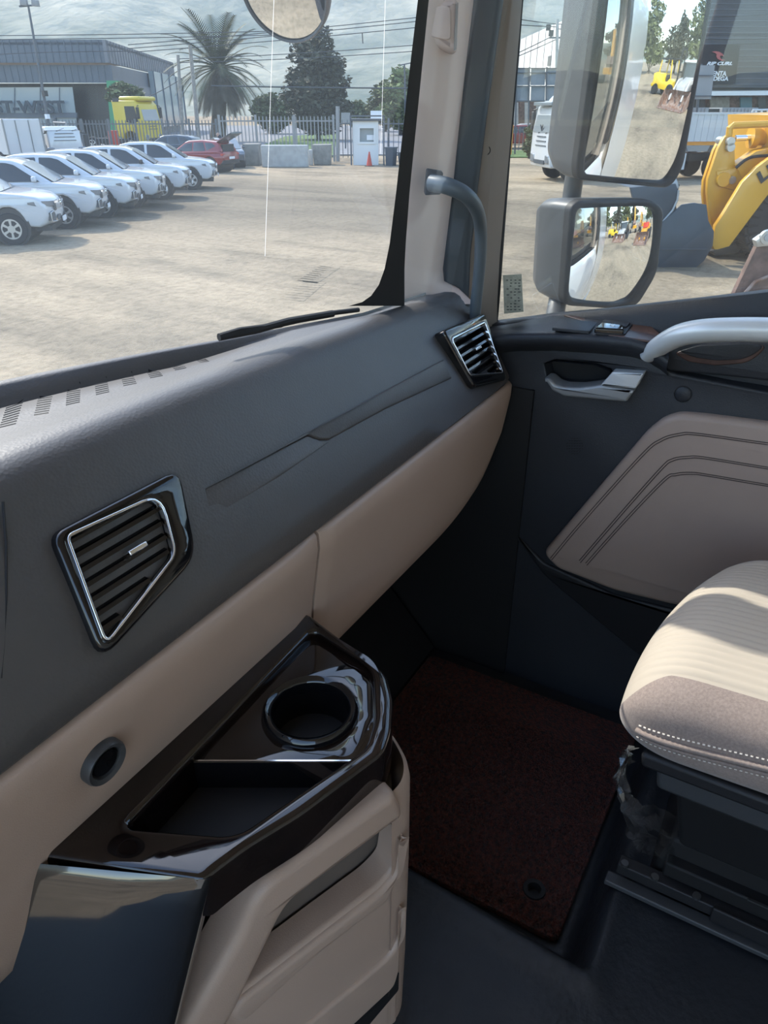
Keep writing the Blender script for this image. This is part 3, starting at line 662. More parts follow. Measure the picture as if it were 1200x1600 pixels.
# ------------------------------------------------------------------ passenger seat
seat = thing('passenger_seat', (1.0, -.25, 1.56), 'cream and brown fabric passenger seat with ribbed cushion beside the door', 'seat')
XC, HW, ZC, HH = .985, .212, 1.982, .080
NT, NS = 168, 90
def sgp(v, p): return math.copysign(abs(v)**p, v)
def seat_pt(s_, th):
    """s_: distance back from the front lip, th: angle round the section"""
    k = min(1, s_/.10); sc = (1-(1-k)**2.4)**(1/2.4) if k < 1 else 1
    c, sn = math.cos(th), math.sin(th)
    x = HW*sgp(c, .52)*(.80+.20*sc); z = HH*sgp(sn, .62)*sc
    px = XC+x; dx = px-.84
    crown = .012*max(0, sn)*(1-(x/HW)**2)*sc
    bol = .020*math.exp(-((x-.19)/.035)**2)*max(0, sn)*sc
    y = .090-s_-.62*max(0, dx)**2-.18*max(0, -dx)**1.5
    rib = 0
    if sn > .25 and -.165 < x < .16: rib = .0016*abs(math.sin(math.pi*(x+.165)/.0125))*min(1, s_/.03)
    return Vector((px, y, ZC-.012*(1-sc)+z+crown+bol+rib+.02*min(1, s_/.5)))
SS = [.0005+.10*(i/40)**1.6 for i in range(41)]+[.11+.014*i for i in range(36)]
def th_of(xn): return math.acos(max(-1, min(1, sgp(xn, 1/.52))))
KC = {'far_bolster': 16, 'cushion_insert': 250, 'front_wedge': 14, 'cushion_bolster': 26, 'cushion_base': 34}
def columns(s_):
    """section angles with the seams on fixed columns, so every seam is a smooth line"""
    e1 = .80; far = max(-.985, -.80-.19*max(0, 1-s_/.055)**1.4); wd = .25*max(0, min(1, (s_-.045)/.30))
    brk = [1.0, e1, min(e1-.1, far+wd+.012), far]
    out = []
    for k, nm in enumerate(('far_bolster', 'cushion_insert', 'front_wedge')):
        n = KC[nm]; out += [th_of(lerp(brk[k], brk[k+1], i/n)) for i in range(n)]
    t0, t1 = th_of(far), math.pi*1.10
    out += [lerp(t0, t1, i/KC['cushion_bolster']) for i in range(KC['cushion_bolster'])]
    out += [lerp(t1, 2*math.pi, i/KC['cushion_base']) for i in range(KC['cushion_base'])]
    return out
P_ = [[seat_pt(s_, t) for t in columns(s_)] for s_ in SS]
nt = len(P_[0]); st_ = 0
for nm, n in KC.items():
    m_ = MB().grid([[P_[i][(st_+k) % nt] for k in range(n+1)] for i in range(len(SS))])
    m_.build(nm, 'seat_cream' if nm in ('cushion_insert', 'front_wedge') else 'seat_brown', seat, 70); st_ += n
# piping and twin row of light stitches along the near side
def side_pt(s_, z):     # near side of the cushion at a height
    lo, hi = math.pi*.5, math.pi*1.5
    th = math.pi-math.asin(max(-1, min(1, sgp((z-ZC-.02*min(1, s_/.5))/HH, 1/.62))))
    p = seat_pt(s_, th); return p
def seam(z, s0, s1, n, out=.0): return [side_pt(lerp(s0, s1, i/n), z+.16*min(.2, lerp(s0, s1, i/n)))+Vector((-out, .0, 0)) for i in range(n+1)]
pz = 1.966
path = [seat_pt(.012, math.pi*1.06), ]
MB().tube(seam(pz, .028, .60, 60, .0015), .0042, 10).build('piping', 'seat_brown', seat)
MB().tube(seam(pz-.010, .034, .60, 60, .0008), .0022, 8).build('piping', 'seat_brown', seat)
for dz in (.012, -.016):
    m_ = MB(); pts = seam(pz+dz, .03, .60, 380, .0008)
    for i in range(0, 378, 4): m_.tube(pts[i:i+3], .0011 if dz > 0 else .0008, 5)
    tag(m_.build('stitching', 'thread_light', seat), kind='stuff')
# lower valance, base, slide rails
m_ = MB(); m_.loft([[Vector((x, y, z)) for x, y in ((.79, .045-k), (1.17, -.02-k), (1.17, -.5), (.79, -.5))] for z, k in ((1.90, 0), (1.925, -.004))]); m_.build('cushion_pan', 'black_trim', seat, bevel=.006)
m_ = MB(); m_.loft([[Vector((x, y, z)) for x, y in ((a, .02-k), (1.14, -.03-k), (1.14, -.48), (a, -.48))] for z, k, a in ((1.86, 0, .80), (1.905, -.006, .795), )]); m_.build('upper_frame', 'mirror_shell', seat, bevel=.008)
m_ = MB(); m_.loft([[Vector((x, y, z)) for x, y in ((a, b), (1.12, b-.02), (1.12, -.46), (a, -.46))] for z, a, b in ((1.70, .86, -.03), (1.86, .83, 0.0))]); m_.build('suspension_cover', 'soft_black', seat, bevel=.01)
rb = MB(); rb.loft([[Vector((x, y, z)) for x, y in ((a, b), (1.13, b), (1.13, -.5), (a, -.5))] for z, a, b in ((1.60, .86, .0), (1.70, .87, -.02))]); rb.build('seat_base', 'soft_black', seat, bevel=.006)
for X in (.845, 1.13):
    r_ = MB().bar((X, .045, 1.622), (X, -.5, 1.622), .022, .022).build('slide_rail', 'black_trim', seat, bevel=.002)
    MB().bar((X-.012, .058, 1.592), (X-.012, -.5, 1.592), .022, .010).build('rail_foot', 'mirror_shell', r_, bevel=.002)
    MB().bar((X-.014, -.10, 1.622), (X-.014, -.3, 1.622), .006, .03).build('rail_cover', 'black_trim', r_, bevel=.002)
    for y in (.035, -.012, -.075): MB().cyl((X-.008, y, 1.634), (X-.008, y, 1.640), .006, 10).build('rail_bolt', 'bare_steel', r_)
MB().bar((.862, -.02, 1.652), (.862, -.36, 1.652), .03, .03).build('upper_rail', 'soft_black', seat, bevel=.003)
MB().bar((.846, -.14, 1.668), (.846, -.34, 1.668), .004, .003).build('rail_edge', 'bare_steel', seat)
# crumpled clear wrap still hanging on the front of the seat base
random.seed(11); rows = []
wrap = [(985, 1172), (968, 1185), (958, 1215), (966, 1240), (975, 1262), (985, 1280), (1005, 1292), (1030, 1305), (1055, 1318), (1078, 1345)]
wl = [interp([(0, 1.93), (3, 1.86), (5, 1.78), (7, 1.71), (9, 1.655)], i) for i in range(10)]
for i, (x, y) in enumerate(wrap):
    c = at_z(x, y, wl[i]); wv = .022+.010*math.sin(i*1.7)
    if i > 5: wv = .030
    row = []
    for k in range(9):
        t = k/8-.5; row.append(c+Vector((t*wv*1.4, abs(t)*-.02, t*wv*.5 if i < 6 else t*wv*1.6))+Vector((random.uniform(-1, 1), random.uniform(-1, 1), random.uniform(-1, 1)))*.0055)
    rows.append(row)
fine = []
for i in range(len(rows)-1):
    for k in range(3): fine.append([rows[i][j].lerp(rows[i+1][j], k/3)+Vector((random.uniform(-1, 1), random.uniform(-1, 1), random.uniform(-1, 1)))*.003 for j in range(9)])
MB().grid(fine).build('plastic_wrap', 'clear_wrap', seat, 25)
# backrest and armrest (mostly behind the picture's right edge)
m_ = MB(); loops = []
for z, y, hw, d in ((2.03, -.50, .20, .05), (2.08, -.50, .235, .075), (2.3, -.55, .245, .08), (2.55, -.62, .24, .075), (2.72, -.66, .20, .06), (2.76, -.67, .15, .03)):
    loops.append([Vector((XC+hw*sgp(math.cos(a), .6), y+d*sgp(math.sin(a), .7), z)) for a in [2*math.pi*i/32 for i in range(32)]])
m_.loft(loops).build('backrest', 'seat_cream', seat, 70)
m_ = MB(); loops = []
for y, k in ((-.052, .3), (-.055, .62), (-.062, .85), (-.075, .97), (-.1, 1), (-.3, 1.05), (-.48, 1)):
    loops.append([Vector((.735+.026*k*sgp(math.cos(a), .7), y-.012, 2.165+.036*k*sgp(math.sin(a), .7)-.1*(y+.05)*.3)) for a in [2*math.pi*i/24 for i in range(24)]])
m_.loft(loops).build('armrest', 'gloss_black', seat, 70)

# ------------------------------------------------------------------ floor mat
fm = thing('floor_mat', (1.0, .35, 1.51), 'dark red-brown looped carpet mat in the footwell', 'mat')
MO = round_poly(ccw([(.738, .100), (1.27, .092), (1.27, .60), (.735, .60)]), .02, 4)
gh_ = at_z(835, 1388, 1.52)
MB().plate(MO, lambda a, b, w_: (a, b, 1.503+w_), 0, .013, holes=[circle(gh_.x, gh_.y, .012, 16)], bevel=.004).build('mat_base', 'carpet_red', fm, 40)
MB().lathe([(.020, .0145), (.019, .0175), (.012, .0172), (.0105, .012), (.010, .002), (0, .002)], Vector((gh_.x, gh_.y, 1.502)), (0, 0, 1), 20, cap=False).build('grommet', 'black_rubber', fm)
random.seed(5); m_ = MB()
for i in range(26000):
    x, y = random.uniform(.742, 1.15), random.uniform(.102, .58)
    if (x-gh_.x)**2+(y-gh_.y)**2 < .021**2: continue
    a = random.uniform(0, 6.28); l_ = random.uniform(.002, .0045); h = random.uniform(.002, .006); c, s_ = math.cos(a)*l_, math.sin(a)*l_
    b0 = len(m_.v); z = 1.5155
    m_.v += [Vector((x-c, y-s_, z)), Vector((x-s_*.3, y+c*.3, z+h)), Vector((x+c, y+s_, z)), Vector((x+s_*.3, y-c*.3, z+h*.8))]; m_.f.append((b0, b0+1, b0+2, b0+3))
tag(m_.build('pile', 'carpet_red', fm, None), kind='stuff')

# ------------------------------------------------------------------ mirrors outside the door
def mirror_glass(fr, loop, rad, name, parent, rings=14):
    cx = sum(p[0] for p in loop)/len(loop); cy = sum(p[1] for p in loop)/len(loop)
    rows = []; far2 = max((a-cx)**2+(b-cy)**2 for a, b in loop)
    for k in range(rings+1):
        t = max(k/rings, .001); rows.append([fr(cx+(a-cx)*t, cy+(b-cy)*t, (.9*far2-((a-cx)**2+(b-cy)**2)*t*t)/(2*rad)) for a, b in loop])
    o = MB().grid(rows, True).build(name, 'mirror_glass', parent, 80); fr.c = (cx, cy); fr.rad = rad; return o
def dense(loop, step=.012):
    out = []
    for i in range(len(loop)):
        a, b = Vector(loop[i-1]), Vector(loop[i]); n = max(1, int((b-a).length/step))
        out += [tuple(a.lerp(b, k/n)) for k in range(n)]
    return out
def bounce(fr, x, y):
    """where a sight line through the photo pixel leaves this mirror"""
    n = fr.n; p = at_plane(x, y, fr.o, n); u, v = (p-fr.o).dot(fr.u), (p-fr.o).dot(fr.v)
    nn = (n+fr.u*((u-fr.c[0])/fr.rad)+fr.v*((v-fr.c[1])/fr.rad)).normalized(); d = ray(x, y).normalized()
    return p, d-nn*2*d.dot(nn)
sm = thing('side_mirror', (1.55, .42, 2.2), 'black twin passenger side mirror with tall upper and square lower glass', 'mirror')
n1 = Vector((-.655, -.755, -.045)).normalized(); u1 = Vector((0, 0, 1)).cross(n1).normalized(); u1 = u1 if u1.dot(RT) > 0 else -u1
o1 = at_x(1000, 150, 1.67); M1 = frame(o1, u1, n1.cross(u1)); M1 = M1 if M1.n.dot(n1) > 0 else frame(o1, u1, u1.cross(n1))
if M1.n.dot(n1) < 0: M1 = frame(o1, -u1, n1.cross(-u1))
up1 = part('upper_mirror', sm)
gl1 = ccw(round_poly(ccw(M1.pxs([(912, 273), (908, 262), (962, -120), (1120, -120), (1052, 255), (1038, 284)])), .02, 5))
mirror_glass(M1, dense(gl1), 1.35, 'mirror_glass', up1)
ho = round_poly(ccw(M1.pxs([(900, 280), (897, 262), (950, -135), (1132, -135), (1064, 262), (1044, 294)])), .025, 5)
MB().plate(ho, M1, -.020, .010, holes=[offset_poly(gl1, .002)], bevel=.006, seg=3).build('rim', 'black_rubber', up1, 60)
loops = []
for k, dw, sh in ((1.0, -.012, 0), (.99, -.05, .004), (.93, -.09, .01), (.80, -.12, .02), (.5, -.135, .03)):
    cx = sum(p[0] for p in ho)/len(ho); cy = sum(p[1] for p in ho)/len(ho)
    loops.append([M1(cx+(a-cx)*k-sh, cy+(b-cy)*k, dw) for a, b in ho])
MB().loft(loops).build('housing', 'mirror_shell', up1, 60)
# side flank of the housing facing the cab
sd = [(915, -60), (912, 0), (893, 140), (883, 235), (890, 262), (905, 283), (912, 270), (905, 258), (946, -60)]
n2 = Vector((-.60, -.80, -.02)).normalized()
o2 = at_x(955, 395, 1.63); u2 = Vector((0, 0, 1)).cross(n2).normalized(); u2 = u2 if u2.dot(RT) > 0 else -u2
M2 = frame(o2, u2, n2.cross(u2))
if M2.n.dot(n2) < 0 or M2.v.z < 0: M2 = frame(o2, u2, u2.cross(n2))
if M2.n.dot(n2) < 0: M2 = frame(o2, u2, -M2.v)
lo1 = part('lower_mirror', sm)
gl2 = ccw(round_poly(ccw(M2.pxs([(883, 468), (896, 330), (905, 321), (1010, 320), (1024, 330), (1015, 420), (985, 470), (960, 474)])), [.02, .03, .03, .03, .03, .03, .03, .03], 5))
mirror_glass(M2, dense(gl2), .50, 'mirror_glass', lo1)
ho2 = round_poly(ccw(M2.pxs([(876, 476), (888, 322), (902, 312), (1015, 311), (1034, 325), (1024, 425), (992, 478), (965, 482)])), .025, 5)
MB().plate(ho2, M2, -.02, .010, holes=[offset_poly(gl2, .002)], bevel=.006, seg=3).build('rim', 'black_rubber', lo1, 60)
loops = []
for k, dw, sh in ((1.0, -.012, 0), (.99, -.045, .006), (.94, -.085, .016), (.82, -.11, .024), (.5, -.125, .03)):
    cx = sum(p[0] for p in ho2)/len(ho2); cy = sum(p[1] for p in ho2)/len(ho2)
    loops.append([M2(cx+(a-cx)*k-sh, cy+(b-cy)*k, dw) for a, b in ho2])
MB().loft(loops).build('housing', 'mirror_shell', lo1, 60)
MB().tube(smoothpath([at_x(863, 520, 1.47), at_x(868, 488, 1.56), at_x(876, 440, 1.62), at_x(890, 330, 1.69), at_x(897, 280, 1.70), at_x(915, 150, 1.70), at_x(940, -60, 1.70), at_x(960, -200, 1.45)], 6), .020, 14).build('arm', 'mirror_shell', sm, 60)

ZV_ = Vector((0, 0, 1))
# round close-range mirror hung outside the windshield corner
fmr = thing('front_mirror', at_d(449, 1, 1.5), 'round convex mirror hanging outside the windshield', 'mirror')
o3 = at_d(443, -14, 1.37); vw = (o3-CAM).normalized(); n3 = (-vw*.72-RT*.45-UP*.53).normalized()
u3 = ZV_.cross(n3).normalized(); M3 = frame(o3, u3, n3.cross(u3))
if M3.n.dot(n3) < 0: M3 = frame(o3, u3, u3.cross(n3))
mirror_glass(M3, circle(0, 0, .070, 64), .45, 'mirror_glass', fmr)
MB().lathe([(.069, .002), (.072, .004), (.0745, .0), (.074, -.012), (.068, -.034), (.05, -.052), (.02, -.06), (0, -.062)], o3, M3.n, 56, cap=False).build('housing', 'mirror_shell', fmr, 60)
q0 = o3-M3.n*.05
MB().tube(smoothpath([q0, q0+Vector((.02, .02, .08)), q0+Vector((.0, -.05, .22)), Vector((q0.x, .62, 3.25))], 6), .014, 12).build('bracket', 'mirror_shell', fmr, 60)

# wiper lying along the base of the windshield
wp = thing('windshield_wiper', at_plane(430, 520, (0, .80, 0), (0, 1, 0)), 'black windshield wiper resting at the foot of the glass', 'wiper')
def wq(x, y, k=.0): 
    p = at_plane(x, y, (.0, .84, 0), Vector((.30, 1, 0))); return p
MB().tube([wq(342, 527), (wq(400, 516)), wq(450, 502), wq(520, 490)], .005, 8).build('arm', 'black_rubber', wp)
MB().tube([wq(345, 525), wq(375, 516), wq(430, 509), wq(440, 507)], .004, 8).build('bridge', 'black_rubber', wp)
for a, b in (((352, 526), (360, 521)), ((372, 523), (378, 516)), ((395, 519), (402, 513))): MB().bar(wq(*a), wq(*b), .006, .006).build('claw', 'black_rubber', wp)
MB().tube([wq(440, 507), wq(520, 489), wq(560, 484)], .0035, 8).build('blade', 'black_rubber', wp)
# ================================================================== outside: the yard
from mathutils import noise as mn
ZV = Vector((0, 0, 1))
GC = Vector((140, 20, 0))
def ground_mat():
    m = bpy.data.materials.new('yard_dirt'); m.use_nodes = True; MATS['yard_dirt'] = m
    nt = m.node_tree; b = nt.nodes['Principled BSDF']; L = nt.links.new; N = nt.nodes.new
    b.inputs['Roughness'].default_value = .95; b.inputs['Specular IOR Level'].default_value = .15
    tc = N('ShaderNodeTexCoord'); mp = N('ShaderNodeMapping'); L(tc.outputs['Object'], mp.inputs[0]); mp.inputs['Rotation'].default_value = (0, 0, R(-32)); mp.inputs['Scale'].default_value = (1, .22, 1)
    n1_ = N('ShaderNodeTexNoise'); n1_.inputs['Scale'].default_value = .8; n1_.inputs['Detail'].default_value = 9; n1_.inputs['Roughness'].default_value = .68; L(mp.outputs[0], n1_.inputs['Vector'])
    n2_ = N('ShaderNodeTexNoise'); n2_.inputs['Scale'].default_value = .10; n2_.inputs['Detail'].default_value = 8; n2_.inputs['Roughness'].default_value = .65; L(tc.outputs['Object'], n2_.inputs['Vector'])
    n3_ = N('ShaderNodeTexNoise'); n3_.inputs['Scale'].default_value = 6; n3_.inputs['Detail'].default_value = 6; n3_.inputs['Roughness'].default_value = .75; L(tc.outputs['Object'], n3_.inputs['Vector'])
    r1 = N('ShaderNodeValToRGB'); e = r1.color_ramp.elements; e[0].position = .30; e[0].color = (.18, .145, .10, 1); e[1].position = .62; e[1].color = (.365, .29, .195, 1)
    el = e.new(.46); el.color = (.295, .235, .16, 1); L(n1_.outputs['Fac'], r1.inputs[0])
    r2 = N('ShaderNodeValToRGB'); e = r2.color_ramp.elements; e[0].position = .38; e[0].color = (.52, .53, .55, 1); e[1].position = .52; e[1].color = (1, 1, 1, 1); L(n2_.outputs['Fac'], r2.inputs[0])
    r3 = N('ShaderNodeValToRGB'); e = r3.color_ramp.elements; e[0].position = .34; e[0].color = (.66, .65, .63, 1); e[1].position = .55; e[1].color = (1.05, 1.05, 1.05, 1); L(n3_.outputs['Fac'], r3.inputs[0])
    m1 = N('ShaderNodeMix'); m1.data_type = 'RGBA'; m1.blend_type = 'MULTIPLY'; m1.inputs[0].default_value = .85; L(r1.outputs[0], m1.inputs['A']); L(r2.outputs[0], m1.inputs['B'])
    m2 = N('ShaderNodeMix'); m2.data_type = 'RGBA'; m2.blend_type = 'MULTIPLY'; m2.inputs[0].default_value = .8; L(m1.outputs['Result'], m2.inputs['A']); L(r3.outputs[0], m2.inputs['B'])
    L(m2.outputs['Result'], b.inputs['Base Color'])
    # worn, oil-darkened lane in the middle of the yard
    ln = N('ShaderNodeMapping'); ln.vector_type = 'POINT'; L(tc.outputs['Object'], ln.inputs[0]); cw = (at_z(250, 330)+at_z(420, 290))*.5-GC; ln.inputs['Location'].default_value = (-cw.x, -cw.y, 0)
    l2 = N('ShaderNodeMapping'); L(ln.outputs[0], l2.inputs[0]); l2.inputs['Rotation'].default_value = (0, 0, R(20)); l2.inputs['Scale'].default_value = (.12, .075, 1)
    le = N('ShaderNodeVectorMath'); le.operation = 'LENGTH'; L(l2.outputs[0], le.inputs[0])
    sb__ = N('ShaderNodeMath'); sb__.operation = 'SUBTRACT'; L(le.outputs['Value'], sb__.inputs[0]); L(n1_.outputs['Fac'], sb__.inputs[1])
    r4 = N('ShaderNodeValToRGB'); e = r4.color_ramp.elements; e[0].position = .0; e[0].color = (.50, .52, .55, 1); e[1].position = .6; e[1].color = (1, 1, 1, 1); L(sb__.outputs[0], r4.inputs[0])
    m3 = N('ShaderNodeMix'); m3.data_type = 'RGBA'; m3.blend_type = 'MULTIPLY'; m3.inputs[0].default_value = .9; L(m2.outputs['Result'], m3.inputs['A']); L(r4.outputs[0], m3.inputs['B']); L(m3.outputs['Result'], b.inputs['Base Color'])
    ad = N('ShaderNodeMath'); ad.operation = 'ADD'; L(n1_.outputs['Fac'], ad.inputs[0]); L(n3_.outputs['Fac'], ad.inputs[1])
    bp = N('ShaderNodeBump'); bp.inputs['Strength'].default_value = .55; bp.inputs['Distance'].default_value = .12; L(ad.outputs[0], bp.inputs['Height']); L(bp.outputs[0], b.inputs['Normal'])
ground_mat()
ALB = .78       # outdoor colours darkened to offset the exposure raised to brighten the cab
mat('hill_grass', (.085, .125, .085), .95, noise=(.016, .5), col2=(.46, .46, .37), bump=(.04, .8, 10))
mat('grass', (.10, .17, .04), .9, noise=(3, .4), bump=(30, .6, .05))
mat('asphalt', (.22, .22, .225), .9, noise=(4, .1))
mat('cladding_slate', (.105, .125, .15), .45, noise=(.6, .08))
mat('cladding_slate_side', (.20, .20, .21), .5, noise=(.5, .12))
mat('dark_recess', (.02, .024, .03), .3)
mat('shop_glass', (.32, .37, .38), .06, spec=.9)
mat('green_paint', (.05, .30, .13), .5)
mat('letter_navy', (.03, .045, .06), .5)
mat('fence_grey', (.13, .14, .15), .5, .2)
mat('fence_light', (.28, .28, .275), .5, .2)
mat('concrete', (.46, .445, .41), .9, noise=(3, .12), bump=(14, .4, .02))
mat('concrete_dark', (.27, .25, .215), .9, noise=(3, .2), bump=(14, .4, .02))
mat('white_wall', (.78, .77, .74), .6, noise=(1, .03))
mat('vehicle_white', (.62, .63, .64), .2, coat=.6)
mat('vehicle_glass', (.025, .03, .035), .05, spec=.8)
mat('windshield_pale', (.22, .25, .265), .12, spec=.8)
mat('tyre', (.018, .018, .02), .85, noise=(6, .2))
mat('alloy', (.55, .56, .57), .3, .8)
mat('lamp_glass', (.30, .32, .34), .08, .4)
mat('lamp_dark', (.10, .11, .12), .15)
mat('black_plastic', (.02, .02, .022), .5)
mat('truck_yellow', (.62, .46, .03), .35, coat=.2)
mat('machine_yellow', (.72, .36, .02), .35, coat=.25, noise=(2, .06))
mat('fork_yellow', (.80, .55, .02), .35, coat=.2)
mat('bucket_slate', (.045, .056, .07), .45, noise=(3, .15))
mat('rust', (.20, .085, .045), .85, noise=(5, .6), col2=(.33, .27, .24), bump=(20, .5, .02))
mat('rust_brown', (.16, .095, .075), .8, noise=(4, .4), bump=(18, .4, .02))
mat('suv_red', (.24, .022, .022), .2, coat=.6)
mat('suv_blue', (.05, .075, .10), .25, coat=.5)
mat('wood_pole', (.30, .27, .235), .9, noise=(5, .2))
mat('steel_pole', (.10, .11, .125), .5, .3)
mat('wire', (.05, .055, .06), .6)
mat('palm_green', (.060, .072, .032), .7, noise=(1.5, .3))
mat('palm_skirt', (.085, .075, .055), .9, noise=(2, .3))
mat('palm_trunk', (.10, .08, .06), .95, noise=(5, .3))
mat('leaf_dark', (.075, .075, .045), .8, noise=(.8, .45))
mat('leaf_olive', (.11, .13, .05), .8, noise=(.7, .45))
mat('leaf_pale', (.16, .20, .07), .8, noise=(.7, .4))
mat('bark', (.07, .055, .045), .95)
mat('cone_red', (.55, .05, .02), .6)
mat('screen_panel', (.22, .25, .275), .55, noise=(2, .12))
mat('roof_dark', (.055, .06, .068), .5, noise=(1, .1))
mat('banner_black', (.012, .013, .016), .6)
mat('print_white', (.82, .83, .84), .6)
mat('logo_red', (.45, .12, .11), .6)
mat('container_grey', (.30, .31, .32), .5, noise=(1, .08))
mat('teal_paint', (.06, .16, .20), .5)
mat('orange_tape', (.75, .30, .03), .5)
mat('cloth_dark', (.03, .035, .05), .8)
mat('skin', (.40, .25, .18), .6)

def EF(D): 
    o = HD*D; return frame((o.x, o.y, 0), RT, ZV)
def epl(D, pts, depth, name, m, par=None, bev=0, holes=(), r=0, front=0):
    f = EF(D); o = ccw(f.pxs(pts)); o = round_poly(o, r, 4) if r else o
    return MB().plate(o, f, -depth, front, holes=[ccw(f.pxs(h)) for h in holes], bevel=bev).build(name, m, par, 40)
def eth(name, px, py, D, label, cat, group=None):
    p = at_d(px, py, D); return thing(name, (p.x, p.y, max(0, p.z)), label, cat, group)

# ground with shallow wheel ruts
gs = MB(); N_ = 90
rows = []
for i in range(N_+1):
    r_ = []
    for j in range(N_+1):
        x, y = lerp(-140, 420, i/N_), lerp(-260, 300, j/N_); r_.append(Vector((x, y, 0)))
    rows.append(r_)
gs.grid(rows); g_o = gs.build('ground', 'yard_dirt', None, 60); tag(g_o, 'pale packed dirt yard with wheel marks', kind='structure')
for (a, b, w_) in (((468, 440), (505, 415), 1.2), ((478, 442), (516, 417), 1.2), ((455, 470), (492, 440), 1.0)):     # tyre track ribs
    pa, pb = at_z(*a), at_z(*b); m_ = MB(); d = (pb-pa); n = 9; s_ = Vector((-d.y, d.x, 0)).normalized()
    for k in range(n): m_.bar(pa.lerp(pb, (k+.2)/n)-s_*.22+ZV*.0, pa.lerp(pb, (k+.8)/n)+s_*.22+ZV*.0, .10, .012)
    m_.build('tyre_track', 'yard_dirt', g_o, bevel=.012)

# hills
rows = []
for i in range(22):
    r0 = lerp(330, 1000, (i/21)); row = []
    for j in range(150):
        az = R(lerp(-20, 340, j/149)); k = math.exp(-((math.degrees(az)-50)/48)**2); h = 25+215*k
        t = i/21; f = t*t*(3-2*t)
        x, y = r0*math.sin(az), r0*math.cos(az)
        nz_ = mn.fractal(Vector((x*.006, y*.006, 0)), 1.0, 2.0, 6)
        row.append(Vector((x, y, -1+h*f*(1+.35*nz_)+14*nz_*t)))
    rows.append(row)
ho_ = MB().grid(rows).build('hills', 'hill_grass', None, 80); tag(ho_, 'hazy grassy hillside behind the yard', kind='structure')

# ------------------------------------------------------------------ vehicles
def wheel(name, par, x, y, z, r, w_, spokes=6, rimr=.62, mt='alloy'):
    o = part(name, par); o.location = (x, y, z); sy = 1 if y > 0 else -1
    base = Vector((x, y, z))
    MB().lathe([(r*.60, -w_/2), (r*.93, -w_/2), (r, -w_*.34), (r, w_*.34), (r*.93, w_/2), (r*.60, w_/2)], base, (0, 1, 0), 30).build('tyre', 'tyre', o, 40)
    f = lambda a, b, c=0: base+Vector((a, sy*(w_/2-.02)+sy*c, b))
    hol = []
    for k in range(spokes):
        a0 = 2*math.pi*k/spokes; h = [(rr*r*math.cos(a0+s_), rr*r*math.sin(a0+s_)) for rr, s_ in ((.24, -.28), (.52, -.36), (.55, 0), (.52, .36), (.24, .28))]
        hol.append(h)
    MB().plate(circle(0, 0, rimr*r, 26), f, -.01, .022, holes=hol).build('rim', mt, o, 30)
    MB().plate(circle(0, 0, rimr*r, 20), f, -.06, -.05).build('brake', 'black_plastic', o)
    return o
YM = lambda a, b, w_: Vector((a, w_, b))
def arc(cx, cz_, r, a0, a1, n=9): return [(cx+r*math.cos(R(lerp(a0, a1, i/n))), cz_+r*math.sin(R(lerp(a0, a1, i/n)))) for i in range(n+1)]
def side_pair(name, par, m, poly, hw, dfm, th=.012):
    for sg in (1, -1):
        MB().plate(poly, lambda a, b, w_: Vector((a, sg*(hw+w_), b)), -.02, th, bevel=.004).deform(dfm).build(name, m, par, 40)
